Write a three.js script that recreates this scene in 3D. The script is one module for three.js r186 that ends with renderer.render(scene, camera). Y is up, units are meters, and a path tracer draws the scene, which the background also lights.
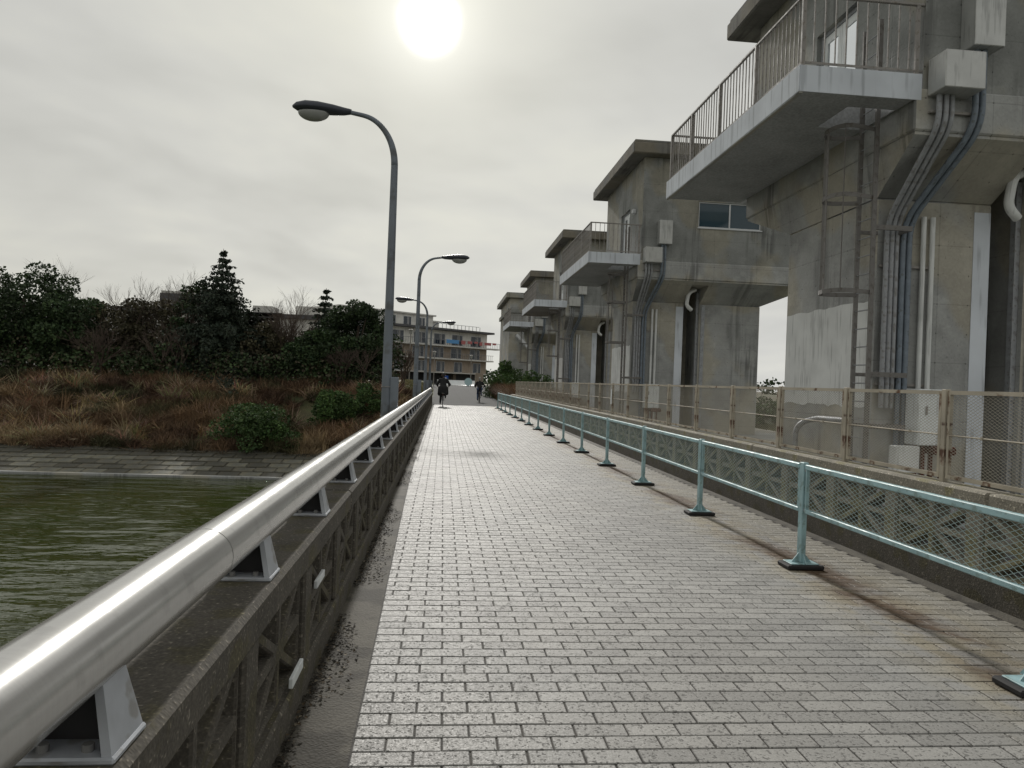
import * as THREE from 'three';
import { mergeGeometries } from 'three/addons/utils/BufferGeometryUtils.js';
import { ConvexGeometry } from 'three/addons/geometries/ConvexGeometry.js';
import { MarchingCubes } from 'three/addons/objects/MarchingCubes.js';
import { Brush, Evaluator, SUBTRACTION } from 'three-bvh-csg';

// ---------------------------------------------------------------- camera, sky, sun, exposure
// measured in the photograph: X to the right of the lens axis foot, y up, Z = metres ahead along the bridge (three z = -Z)
const scene = new THREE.Scene();
const D2R = Math.PI / 180;
const camera = new THREE.PerspectiveCamera(54.85, 1024 / 768, 0.05, 2500);
const EYE = 1.40, YAW = 5.335 * D2R, PITCH = -0.114 * D2R, ROLL = 2.1 * D2R;
camera.position.set(0, EYE, 0);
camera.lookAt(Math.sin(YAW) * Math.cos(PITCH), EYE + Math.sin(PITCH), -Math.cos(YAW) * Math.cos(PITCH));
camera.rotateZ(ROLL);
camera.updateMatrixWorld(true); camera.updateProjectionMatrix();

const renderer = new THREE.WebGLRenderer({ antialias: true });
renderer.toneMapping = THREE.LinearToneMapping;
renderer.toneMappingExposure = 1.3;
renderer.shadowMap.enabled = true;

const SUN = new THREE.Vector3(-0.034, 0.483, -1.008).normalize();
function rng(seed) { let a = seed >>> 0; return () => { a = (a + 0x6D2B79F5) | 0; let t = Math.imul(a ^ (a >>> 15), 1 | a); t = (t + Math.imul(t ^ (t >>> 7), 61 | t)) ^ t; return ((t ^ (t >>> 14)) >>> 0) / 4294967296; }; }
function hash2(x, y, s) { let h = Math.imul(x, 374761393) + Math.imul(y, 668265263) + Math.imul(s, 1274126177); h = Math.imul(h ^ (h >>> 13), 1274126177); return ((h ^ (h >>> 16)) >>> 0) / 4294967296; }
const sm = t => t * t * (3 - 2 * t);
const clamp = (x, a = 0, b = 1) => Math.min(b, Math.max(a, x));
const lerp = (a, b, t) => a + (b - a) * t;
const sstep = (a, b, x) => sm(clamp((x - a) / (b - a)));
// value noise; px, py = repeat period in lattice cells (0 = none)
function vn(x, y, px, py, s) {
  const x0 = Math.floor(x), y0 = Math.floor(y), fx = sm(x - x0), fy = sm(y - y0);
  const w = (a, p) => p ? ((a % p) + p) % p : a;
  const a = hash2(w(x0, px), w(y0, py), s), b = hash2(w(x0 + 1, px), w(y0, py), s), c = hash2(w(x0, px), w(y0 + 1, py), s), d = hash2(w(x0 + 1, px), w(y0 + 1, py), s);
  return lerp(lerp(a, b, fx), lerp(c, d, fx), fy);
}
function fbm(u, v, f, oct, s, fy = f) { let t = 0, a = 0.5, n = 0; for (let i = 0; i < oct; i++) { t += a * vn(u * f, v * fy, f, fy, s + i * 17); n += a; a *= 0.5; f *= 2; fy *= 2; } return t / n; }
function fb(x, y, oct, s) { let t = 0, a = 0.5, n = 0; for (let i = 0; i < oct; i++) { t += a * vn(x, y, 0, 0, s + i * 13); n += a; a *= 0.5; x *= 2.03; y *= 2.03; } return t / n; }

{ // veiled winter sky: thin cloud sheet, glow of the sun behind it
  const W = 2048, H = 1024, data = new Float32Array(W * H * 4);
  for (let j = 0; j < H; j++) {
    const el = ((j + 0.5) / H - 0.5) * Math.PI, ce = Math.cos(el), se = Math.sin(el);
    for (let i = 0; i < W; i++) {
      const ph = ((i + 0.5) / W - 0.5) * 2 * Math.PI, x = ce * Math.cos(ph), z = ce * Math.sin(ph), y = se;
      const th = Math.acos(clamp(x * SUN.x + y * SUN.y + z * SUN.z, -1, 1)) / D2R;
      // cloud sheet seen as a flat layer, streaked
      const k = 1 / (Math.max(y, 0) + 0.16), cx = x * k, cz = z * k;
      const wob = fb(cx * 0.9 + 5, cz * 0.9, 3, 3) * 1.6;
      const c1 = fb(cx * 1.3 + cz * 0.9 + wob + 11, cz * 1.7 - cx * 1.1 + wob, 5, 7);
      const c2 = fb(cx * 6 + wob * 3, cz * 6.5 + cx * 2 + 3, 5, 31);
      const cl = (c1 - 0.5) * 0.30 + (c2 - 0.5) * 0.13;
      const hor = Math.exp(-Math.max(el, 0) / (13 * D2R));
      const tw = th * (1 + 0.28 * (c2 - 0.5));
      let L = 0.40 + 0.09 * hor + 0.11 * Math.exp(-((th / 26) ** 2)) + 0.07 * Math.exp(-((tw / 9) ** 2));
      L *= 1 + cl * (0.5 + 0.5 * sstep(2, 9, th));
      const core = 2.6 * Math.exp(-((tw / 1.66) ** 4)) + 0.20 * Math.exp(-((tw / 3.4) ** 2)) + 0.045 * Math.exp(-tw / 5);
      const warm = 0.30 + 0.45 * hor * sstep(0.5, -0.6, x) + 0.35 * Math.exp(-((th / 14) ** 2)) + 1.6 * Math.max(cl, 0);
      const o = (j * W + i) * 4;
      data[o] = L * (0.985 + 0.035 * warm) + core; data[o + 1] = L * (0.995 + 0.005 * warm) + core * 0.985; data[o + 2] = L * (1.0 - 0.15 * warm) + core * 0.9; data[o + 3] = 1;
    }
  }
  const t = new THREE.DataTexture(data, W, H, THREE.RGBAFormat, THREE.FloatType);
  t.mapping = THREE.EquirectangularReflectionMapping; t.magFilter = THREE.LinearFilter; t.minFilter = THREE.LinearFilter; t.wrapS = THREE.RepeatWrapping; t.needsUpdate = true;
  scene.background = t; scene.environment = t;
}
const sun = new THREE.DirectionalLight(new THREE.Color(1.0, 0.965, 0.91), 2.2);
sun.position.copy(SUN).multiplyScalar(200); sun.target.position.set(0, 0, 0);
sun.castShadow = true; sun.shadow.radius = 5; sun.shadow.mapSize.set(4096, 4096);
Object.assign(sun.shadow.camera, { left: -90, right: 90, top: 90, bottom: -90, near: 1, far: 500 });
scene.add(sun, sun.target);

// ---------------------------------------------------------------- textures
function finish(t, srgb) { t.wrapS = t.wrapT = THREE.RepeatWrapping; t.magFilter = THREE.LinearFilter; t.minFilter = THREE.LinearMipmapLinearFilter; t.generateMipmaps = true; if (srgb) t.colorSpace = THREE.SRGBColorSpace; t.needsUpdate = true; return t; }
const enc = l => 255 * (l <= 0.0031308 ? 12.92 * l : 1.055 * Math.pow(l, 1 / 2.4) - 0.055);
// fn(u, v) -> { c: [linear r, g, b], h: height 0..1, r: roughness }
function surface(size, fn, want = 'ch') {
  const n = size * size, C = new Uint8Array(n * 4), Hh = new Uint8Array(n * 4), R = new Uint8Array(n * 4);
  for (let j = 0; j < size; j++) for (let i = 0; i < size; i++) {
    const q = fn((i + 0.5) / size, (j + 0.5) / size), o = (j * size + i) * 4;
    for (let k = 0; k < 3; k++) { C[o + k] = clamp(enc(clamp(q.c[k])), 0, 255); Hh[o + k] = clamp(q.h * 255, 0, 255); R[o + k] = clamp((q.r ?? 0.8) * 255, 0, 255); }
    C[o + 3] = Hh[o + 3] = R[o + 3] = 255;
  }
  const out = {};
  if (want.includes('c')) out.map = finish(new THREE.DataTexture(C, size, size), true);
  if (want.includes('h')) out.bump = finish(new THREE.DataTexture(Hh, size, size), false);
  if (want.includes('r')) out.rough = finish(new THREE.DataTexture(R, size, size), false);
  return out;
}
// all maps are close to 1 in colour where the material colour sets the tone; uv are metres, repeat sets tile size
const rep = (t, tile) => { if (!t) return t; t.repeat.set(1 / tile, 1 / tile); return t; };
const mix3 = (a, b, t) => [lerp(a[0], b[0], t), lerp(a[1], b[1], t), lerp(a[2], b[2], t)];

const concreteTx = surface(1024, (u, v) => {               // tile 5 m: cast concrete with form joints, tie holes, run-off streaks, patches
  const big = fbm(u, v, 4, 5, 1), mid = fbm(u, v, 18, 4, 2), fine = fbm(u, v, 160, 2, 3);
  const streak = fbm(u, v, 70, 3, 4, 3), sMask = sstep(0.5, 0.75, fbm(u, v, 7, 3, 5, 2));
  let l = 0.32 * (0.42 + 0.75 * big + 0.32 * mid + 0.20 * fine);
  l *= 1 - 0.50 * sMask * sstep(0.42, 0.68, streak);
  const pale = sstep(0.60, 0.70, fbm(u, v, 9, 4, 9)); l = lerp(l, l * 1.22, pale * 0.6);
  const gx = (u * 3) % 1, gy = (v * 5) % 1; let h = 0.6 + 0.2 * mid + 0.15 * fine;
  const jx = Math.min(gx, 1 - gx) / 3 * 5, jy = Math.min(gy, 1 - gy);
  if (jx < 0.009 || jy < 0.009) { l *= 0.84; h -= 0.12; }
  const tx = ((u * 9 + 0.5) % 1) - 0.5, ty = ((v * 10 + 0.5) % 1) - 0.5, tr = Math.hypot(tx / 9 * 5, ty / 10 * 5);
  if (tr < 0.014) { l *= 0.55; h -= 0.4; }
  const pit = vn(u * 230, v * 230, 230, 230, 77); if (pit > 0.93) { l *= 0.75; h -= 0.2; }
  const w = fbm(u, v, 5, 3, 12);
  return { c: mix3([l * 0.98, l * 1.0, l * 0.985], [l * 1.04, l * 0.99, l * 0.85], sstep(0.42, 0.62, w)), h };
});
const aggTx = surface(1024, (u, v) => {                     // tile 1.2 m: exposed aggregate, weathered
  const a = vn(u * 150, v * 150, 150, 150, 1), b = vn(u * 290, v * 290, 290, 290, 2), m = fbm(u, v, 6, 5, 3), mo = fbm(u, v, 10, 4, 8);
  let l = 0.085 * (0.35 + 0.8 * m + 0.6 * a * a + 0.5 * b * b); if (a > 0.9) l *= 2.0;
  const moss = sstep(0.52, 0.68, mo);
  return { c: mix3([l * 1.04, l, l * 0.93], [l * 0.95, l * 0.90, l * 0.55], moss * 0.8), h: 0.25 + 0.5 * a + 0.2 * b };
});
const brickTx = surface(1024, (u, v) => {                   // tile 1.1 m: pitted grey paver with pale grains
  const a = vn(u * 240, v * 240, 240, 240, 1), b = vn(u * 420, v * 420, 420, 420, 2), m = fbm(u, v, 9, 4, 3), p = fbm(u, v, 110, 3, 6);
  let l = 0.268 * (0.74 + 0.15 * m + 0.24 * a + 0.14 * b), h = 0.55 + 0.25 * a + 0.2 * b;
  const pit = sstep(0.63, 0.74, p); l *= 1 - 0.5 * pit; h -= 0.5 * pit;
  if (a > 0.92) l *= 1.3;
  return { c: [l * 1.0, l * 0.99, l * 0.955], h, r: 0.56 + 0.25 * (1 - a) + 0.2 * pit };
}, 'chr');
const asphaltTx = surface(512, (u, v) => { const a = vn(u * 120, v * 120, 120, 120, 1), m = fbm(u, v, 5, 5, 3); const l = 0.075 * (0.6 + 0.5 * m + 0.4 * a); return { c: [l, l, l * 1.0], h: a }; });
const gutterTx = surface(1024, (u, v) => {                  // tile 2 m: dirty mortar strip
  const m = fbm(u, v, 5, 5, 3), a = vn(u * 260, v * 260, 260, 260, 1), d = sstep(0.46, 0.66, fbm(u, v, 11, 5, 9));
  const l = 0.15 * (0.5 + 0.6 * m + 0.35 * a); return { c: mix3([l, l * 0.95, l * 0.84], [l * 0.38, l * 0.34, l * 0.25], d), h: 0.4 * a + 0.4 * m };
});
const creamTx = surface(512, (u, v) => {                    // tile 0.8 m: chalky paint, rust blooms
  const m = fbm(u, v, 6, 5, 3), r = sstep(0.57, 0.70, fbm(u, v, 7, 6, 11)), l = 0.40 * (0.75 + 0.5 * m);
  return { c: mix3([l, l * 0.90, l * 0.72], [0.10 * (0.5 + m), 0.045 * (0.5 + m), 0.022], r), h: 0.5 - 0.3 * r + 0.2 * m };
});
const galvTx = surface(512, (u, v) => {                     // tile 0.6 m: dull grey steel, faint bloom and grime
  const m = fbm(u, v, 7, 5, 3), g = sstep(0.55, 0.75, fbm(u, v, 12, 4, 8)); const l = 0.72 + 0.4 * (m - 0.5); return { c: mix3([l, l, l], [l * 0.6, l * 0.55, l * 0.47], g * 0.7), h: m, r: 0.42 + 0.35 * m };
}, 'chr');
const aluTx = surface(1024, (u, v) => {                     // tile 1 m: weathered aluminium
  const m = fbm(u, v, 5, 5, 3), s = sstep(0.62, 0.76, fbm(u, v, 14, 5, 8)), sc = fbm(u, v, 8, 2, 5, 300), p = vn(u * 300, v * 300, 300, 300, 4);
  let l = 0.47 + 0.10 * (m - 0.5) + 0.04 * (sc - 0.5); l *= 1 - 0.13 * s; if (p > 0.985) l *= 0.72;
  return { c: [l, l * 0.99, l * 0.965], h: 0.5 + 0.2 * (sc - 0.5), r: 0.17 + 0.05 * m + 0.03 * s };
}, 'chr');
const soilTx = surface(512, (u, v) => { const m = fbm(u, v, 8, 5, 3), f = fbm(u, v, 60, 3, 5); const l = 0.075 * (0.4 + 0.8 * m + 0.5 * f); return { c: mix3([l * 1.1, l * 0.95, l * 0.65], [l * 0.7, l * 0.85, l * 0.42], sstep(0.5, 0.65, fbm(u, v, 5, 3, 19))), h: f }; });
const waveTx = surface(2048, (u, v) => {                    // tile 22 m: wind ripples, rougher in gusts
  const gust = sstep(0.40, 0.66, fbm(u, v, 4, 3, 21)), wx = fbm(u, v, 6, 2, 40) * 0.03;
  const a = fbm(u + wx, v, 14, 2, 1, 40), b = fbm(u - wx, v + wx, 60, 3, 2, 150);
  return { c: [1, 1, 1], h: 0.5 + (a - 0.5) * (0.18 + 0.75 * gust) + (b - 0.5) * (0.05 + 0.32 * gust) };
}, 'h');
const plainTx = surface(512, (u, v) => { const m = fbm(u, v, 6, 6, 3), s = fbm(u, v, 40, 3, 8, 4); const l = 0.82 + 0.25 * (m - 0.5) - 0.22 * sstep(0.55, 0.8, s); return { c: [l, l, l * 0.98], h: m }; });

const M = {};
function mat(name, o, tx, tile, bump = 0) {
  const m = new THREE.MeshStandardMaterial({ roughness: 0.85, metalness: 0, ...o }); m.name = name;
  if (tx) { const cl = t => { if (!t) return null; const c = t.clone(); c.needsUpdate = true; c.repeat.set(1 / tile, 1 / tile); return c; };
    m.map = cl(tx.map); if (bump) { m.bumpMap = cl(tx.bump); m.bumpScale = bump; } if (tx.rough) { m.roughnessMap = cl(tx.rough); m.roughness = o.roughness ?? 1; } }
  return M[name] = m;
}
const L3 = (r, g, b) => new THREE.Color().setRGB(r, g, b);
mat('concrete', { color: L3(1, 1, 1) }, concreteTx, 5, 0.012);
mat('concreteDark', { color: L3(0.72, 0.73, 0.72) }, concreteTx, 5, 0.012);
mat('paleRender', { color: L3(0.84, 0.86, 0.87) }, plainTx, 2.2, 0.003);
mat('boxGrey', { color: L3(0.60, 0.61, 0.61), roughness: 0.45, metalness: 0.5 }, plainTx, 1.4, 0.002);
mat('whitePaint', { color: L3(0.76, 0.81, 0.90) }, plainTx, 3.1, 0.002);
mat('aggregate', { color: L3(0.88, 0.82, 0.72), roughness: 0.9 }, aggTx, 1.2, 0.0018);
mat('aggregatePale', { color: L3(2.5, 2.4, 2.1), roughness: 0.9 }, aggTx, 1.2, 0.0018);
mat('brick', { roughness: 1, vertexColors: true }, brickTx, 1.1, 0.0022);
mat('mortar', { color: L3(0.24, 0.22, 0.19) }, gutterTx, 2, 0.004);
mat('gutter', { color: L3(0.55, 0.52, 0.45) }, gutterTx, 2, 0.006);
mat('asphalt', { roughness: 1 }, asphaltTx, 1.3, 0.004);
mat('cream', { roughness: 0.75 }, creamTx, 0.8, 0.002);
mat('galv', { color: L3(0.46, 0.48, 0.51), metalness: 0.2 }, galvTx, 0.6);
mat('galvDark', { color: L3(0.36, 0.34, 0.32), metalness: 0.1 }, galvTx, 0.6);
mat('bluePipe', { color: L3(0.25, 0.30, 0.36), metalness: 0.1 }, galvTx, 0.6);
mat('lampPole', { color: L3(0.25, 0.285, 0.33), metalness: 0.2 }, galvTx, 2.6);
mat('alu', { metalness: 0.55, roughness: 1 }, aluTx, 1);
mat('castAlu', { color: L3(0.62, 0.65, 0.70), metalness: 0.35 }, galvTx, 0.6, 0.001);
mat('tealWire', { color: L3(0.34, 0.45, 0.45), roughness: 0.7 });
mat('ladderSteel', { color: L3(0.235, 0.225, 0.215), metalness: 0.1 }, galvTx, 0.6);
mat('teal', { color: L3(0.42, 0.64, 0.68), roughness: 0.9 }, galvTx, 0.5, 0.0008);
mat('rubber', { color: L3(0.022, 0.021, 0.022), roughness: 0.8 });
mat('soil', { vertexColors: true }, soilTx, 3, 0.03);
mat('rust', { color: L3(0.12, 0.035, 0.022), roughness: 0.9 }, plainTx, 0.7, 0.003);
mat('roofDark', { color: L3(0.46, 0.44, 0.41) }, concreteTx, 5, 0.01);
mat('doorGlass', { color: L3(0.80, 0.83, 0.86), roughness: 0.08, metalness: 1 });
mat('roofEdge', { color: L3(0.42, 0.41, 0.40) }, concreteTx, 5, 0.01);
mat('glass', { color: L3(0.035, 0.065, 0.085), roughness: 0.06 });  // reflected sky of the tower windows is put into this base colour
mat('lens', { color: L3(0.30, 0.31, 0.30), roughness: 0.25 });
mat('lampHead', { color: L3(0.05, 0.056, 0.07), roughness: 0.45, metalness: 0.3 });
mat('frameWhite', { color: L3(0.60, 0.62, 0.64), roughness: 0.5 });
mat('doorWhite', { color: L3(0.90, 0.94, 0.97), roughness: 0.5 }, plainTx, 1.5);
mat('leaf', { vertexColors: true, roughness: 0.75 });
mat('bark', { color: L3(0.07, 0.055, 0.042), roughness: 0.95 });
mat('twig', { color: L3(0.10, 0.075, 0.06), roughness: 0.95 });
mat('grass', { roughness: 0.9 });
mat('black', { color: L3(0.010, 0.010, 0.012), roughness: 0.85 });
M.water = new THREE.MeshPhysicalMaterial({ color: L3(0.036, 0.046, 0.012), roughness: 0.05, ior: 1.42 }); M.water.name = 'water';
M.water.bumpMap = waveTx.bump; M.water.bumpMap.repeat.set(1 / 22, 1 / 22); M.water.bumpScale = 0.30;

// ---------------------------------------------------------------- geometry helpers
const taken = {};
function numbered(n) { if (taken[n] === undefined) { taken[n] = 0; return n; } return `${n}_${String(++taken[n]).padStart(3, '0')}`; }
function boxUV(g) { // uv in metres from the dominant axis of each face
  if (g.index) g = g.toNonIndexed();
  const p = g.attributes.position, n = p.count, uv = new Float32Array(n * 2); const a = new THREE.Vector3(), b = new THREE.Vector3(), c = new THREE.Vector3();
  for (let i = 0; i < n; i += 3) {
    a.fromBufferAttribute(p, i); b.fromBufferAttribute(p, i + 1); c.fromBufferAttribute(p, i + 2);
    const nx = Math.abs((b.y - a.y) * (c.z - a.z) - (b.z - a.z) * (c.y - a.y)), ny = Math.abs((b.z - a.z) * (c.x - a.x) - (b.x - a.x) * (c.z - a.z)), nz = Math.abs((b.x - a.x) * (c.y - a.y) - (b.y - a.y) * (c.x - a.x));
    for (let k = 0; k < 3; k++) { const v = [a, b, c][k], o = (i + k) * 2; if (ny >= nx && ny >= nz) { uv[o] = v.x; uv[o + 1] = v.z; } else if (nx >= nz) { uv[o] = v.z; uv[o + 1] = v.y; } else { uv[o] = v.x; uv[o + 1] = v.y; } }
  }
  g.setAttribute('uv', new THREE.BufferAttribute(uv, 2)); return g;
}
function norm(g, keepUV) { if (g.index) g = g.toNonIndexed(); if (!g.attributes.normal) g.computeVertexNormals(); if (!keepUV || !g.attributes.uv) g = boxUV(g); for (const k of Object.keys(g.attributes)) if (!['position', 'normal', 'uv', 'color'].includes(k)) g.deleteAttribute(k); return g; }
function join(list, keepUV) { list = [].concat(list).map(g => norm(g, keepUV)); return list.length === 1 ? list[0] : mergeGeometries(list, false); }
function mesh(name, geoms, m, parent, keepUV) {
  const o = new THREE.Mesh(geoms.isBufferGeometry && geoms.userData.ready ? geoms : join(geoms, keepUV), m); o.name = parent && parent !== scene ? name : numbered(name);
  o.castShadow = o.receiveShadow = true; (parent || scene).add(o); return o;
}
const ready = (geoms, keepUV) => { const g = join(geoms, keepUV); g.userData.ready = true; return g; };
function tag(o, label, category, group) { o.userData.label = label; o.userData.category = category; if (group) o.userData.group = group; return o; }
function thing(name, label, category, pos = [0, 0, 0], turn = 0, group) { const o = new THREE.Group(); o.name = numbered(name); o.position.set(pos[0], pos[1], -pos[2]); o.rotation.y = turn; scene.add(o); return tag(o, label, category, group); }
function copy(src, label, pos, turn) { const c = src.clone(); c.userData = { ...src.userData, label }; c.name = numbered(src.name.replace(/_\d{3}$/, '')); if (pos) c.position.set(pos[0], pos[1], -pos[2]); if (turn !== undefined) c.rotation.y = turn; scene.add(c); return c; }
function structure(o) { o.userData.kind = 'structure'; return o; }
function part(name, parent) { const g = new THREE.Group(); g.name = name; parent.add(g); return g; }
// box given by X, y, Z ranges (Z ahead), optional chamfer
function box(x0, x1, y0, y1, z0, z1, ch = 0) {
  if (!ch) { const g = new THREE.BoxGeometry(x1 - x0, y1 - y0, z1 - z0); g.translate((x0 + x1) / 2, (y0 + y1) / 2, -(z0 + z1) / 2); return g; }
  const pts = []; const cx = (x0 + x1) / 2, cy = (y0 + y1) / 2, cz = -(z0 + z1) / 2, hx = (x1 - x0) / 2, hy = (y1 - y0) / 2, hz = (z1 - z0) / 2;
  for (const i of [-1, 1]) for (const j of [-1, 1]) for (const k of [-1, 1]) { pts.push(new THREE.Vector3(cx + i * (hx - ch), cy + j * (hy - ch), cz + k * hz), new THREE.Vector3(cx + i * (hx - ch), cy + j * hy, cz + k * (hz - ch)), new THREE.Vector3(cx + i * hx, cy + j * (hy - ch), cz + k * (hz - ch))); }
  return new ConvexGeometry(pts);
}
const P = (x, y, z) => new THREE.Vector3(x, y, -z);
const UP = new THREE.Vector3(0, 1, 0);
function bar(a, b, r0, r1 = r0, n = 8, cap = true) { const d = new THREE.Vector3().subVectors(b, a), l = d.length(); const g = new THREE.CylinderGeometry(r1, r0, l, n, 1, !cap); g.translate(0, l / 2, 0); g.applyQuaternion(new THREE.Quaternion().setFromUnitVectors(UP, d.normalize())); g.translate(a.x, a.y, a.z); return g; }
function flat(a, b, w, t) { const d = new THREE.Vector3().subVectors(b, a), l = d.length(); const g = new THREE.BoxGeometry(w, l, t); g.translate(0, l / 2, 0); g.applyQuaternion(new THREE.Quaternion().setFromUnitVectors(UP, d.normalize())); g.translate(a.x, a.y, a.z); return g; }
// tube along points whose corners are rounded by radius rr
function tube(pts, r, rr = 0.15, n = 8, seg = 6) {
  const path = new THREE.CurvePath(); let prev = pts[0];
  for (let i = 1; i < pts.length - 1; i++) { const a = pts[i], d0 = new THREE.Vector3().subVectors(pts[i - 1], a), d1 = new THREE.Vector3().subVectors(pts[i + 1], a), k = Math.min(rr, d0.length() * 0.49, d1.length() * 0.49); const s = a.clone().addScaledVector(d0.normalize(), k), e = a.clone().addScaledVector(d1.normalize(), k); path.add(new THREE.LineCurve3(prev, s)); path.add(new THREE.QuadraticBezierCurve3(s, a, e)); prev = e; }
  path.add(new THREE.LineCurve3(prev, pts[pts.length - 1]));
  const P2 = []; for (const c of path.curves) { const k = c.isLineCurve3 ? 1 : seg; for (let i = 0; i < k; i++) P2.push(c.getPoint(i / k)); } P2.push(pts[pts.length - 1]);
  const pl = new THREE.CurvePath(); for (let i = 0; i < P2.length - 1; i++) if (P2[i].distanceTo(P2[i + 1]) > 1e-5) pl.add(new THREE.LineCurve3(P2[i], P2[i + 1]));
  // sweep rings by hand so that straight runs stay cheap
  const Q = [P2[0]]; for (let i = 1; i < P2.length; i++) if (P2[i].distanceTo(Q[Q.length - 1]) > 1e-5) Q.push(P2[i]);
  const pos = [], idx = []; let nrm = null;
  for (let i = 0; i < Q.length; i++) {
    const t = new THREE.Vector3(); if (i > 0) t.add(new THREE.Vector3().subVectors(Q[i], Q[i - 1]).normalize()); if (i < Q.length - 1) t.add(new THREE.Vector3().subVectors(Q[i + 1], Q[i]).normalize()); t.normalize();
    if (!nrm) { nrm = new THREE.Vector3(1, 0, 0); if (Math.abs(t.x) > 0.9) nrm.set(0, 1, 0); } nrm.addScaledVector(t, -nrm.dot(t)).normalize(); const bn = new THREE.Vector3().crossVectors(t, nrm); const R = typeof r === 'function' ? r(i / (Q.length - 1)) : r;
    for (let k = 0; k < n; k++) { const A = k / n * 2 * Math.PI, c = Math.cos(A) * R, s = Math.sin(A) * R; pos.push(Q[i].x + nrm.x * c + bn.x * s, Q[i].y + nrm.y * c + bn.y * s, Q[i].z + nrm.z * c + bn.z * s); }
  }
  for (let i = 0; i < Q.length - 1; i++) for (let k = 0; k < n; k++) { const a = i * n + k, b = i * n + (k + 1) % n, c = a + n, d = b + n; idx.push(a, b, c, b, d, c); }
  for (const e of [0, Q.length - 1]) { const c0 = pos.length / 3; pos.push(Q[e].x, Q[e].y, Q[e].z); for (let k = 0; k < n; k++) { const a = e * n + k, b = e * n + (k + 1) % n; e ? idx.push(c0, a, b) : idx.push(c0, b, a); } }
  const g = new THREE.BufferGeometry(); g.setAttribute('position', new THREE.Float32BufferAttribute(pos, 3)); g.setIndex(idx); g.computeVertexNormals(); return g;
}
function tint(g, fn) { if (g.index) g = g.toNonIndexed(); const p = g.attributes.position, c = new Float32Array(p.count * 3); for (let i = 0; i < p.count; i++) { const q = fn(p.getX(i), p.getY(i), p.getZ(i)); c[i * 3] = q[0]; c[i * 3 + 1] = q[1]; c[i * 3 + 2] = q[2]; } g.setAttribute('color', new THREE.BufferAttribute(c, 3)); return g; }
function cut(a, list) { const ev = new Evaluator(); ev.attributes = ['position', 'normal']; ev.useGroups = false; let A = new Brush(a.clone()); A.updateMatrixWorld(); for (const b of list) { const B = new Brush(b); B.updateMatrixWorld(); A = ev.evaluate(A, B, SUBTRACTION); } return A.geometry; }

const DECK_END = 42, XL = -0.44, XR = 3.62;
const edgeL = z => lerp(-0.265, -0.435, Math.pow(sstep(0, 14, z), 0.8));      // paved width, end of bridge
const WL0 = -0.77, WL1 = -0.55, WLT = 0.68;      // left parapet
const WR0 = 3.75, WR1 = 3.97, WRT = 0.76;        // right parapet

// ---------------------------------------------------------------- terrain, water, road
function roadY(z) { return 0.75 * sstep(44, 125, z); }
function ground(x, z) {
  const n = (fb(x * 0.25 + 40, z * 0.25, 3, 5) - 0.5);
  // left bank section
  let left; if (z < 31) left = -4.5; else if (z < 35.3) left = lerp(-3.35, -2.50, (z - 31.6) / 3.7) - (z < 31.6 ? 1 : 0); else left = lerp(-2.3, 0.55, sstep(34.5, 47, z)) + n * 0.35;
  if (z > 50) left = lerp(left, 1.0 + roadY(z) * 0.3, sstep(50, 75, z));
  // right bank section
  let right = z < 41 ? -4.5 : lerp(-0.25, -2.3, sstep(6.8, 10, x)) + n * 0.3; if (z >= 41) right = lerp(right, 0.1 + n * 0.5, sstep(15, 24, x) * sstep(44, 56, z));
  if (z > 110) right = lerp(right, 0.6, sstep(110, 140, z));
  let h = x < 1.6 ? lerp(left, z < 43 ? Math.min(left, -0.6) : roadY(z) - 0.06, sstep(-3.4, -0.9, x)) : lerp(z < 43 ? Math.min(left, -0.6) : roadY(z) - 0.06, right, sstep(4.2, 6.2, x));
  if (z < 42.6 && x > -1.2 && x < 4.4) h = Math.min(h, -0.6);
  if (z < -45) h = lerp(h, 1.5, sstep(-45, -70, z));
  return h;
}
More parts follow.
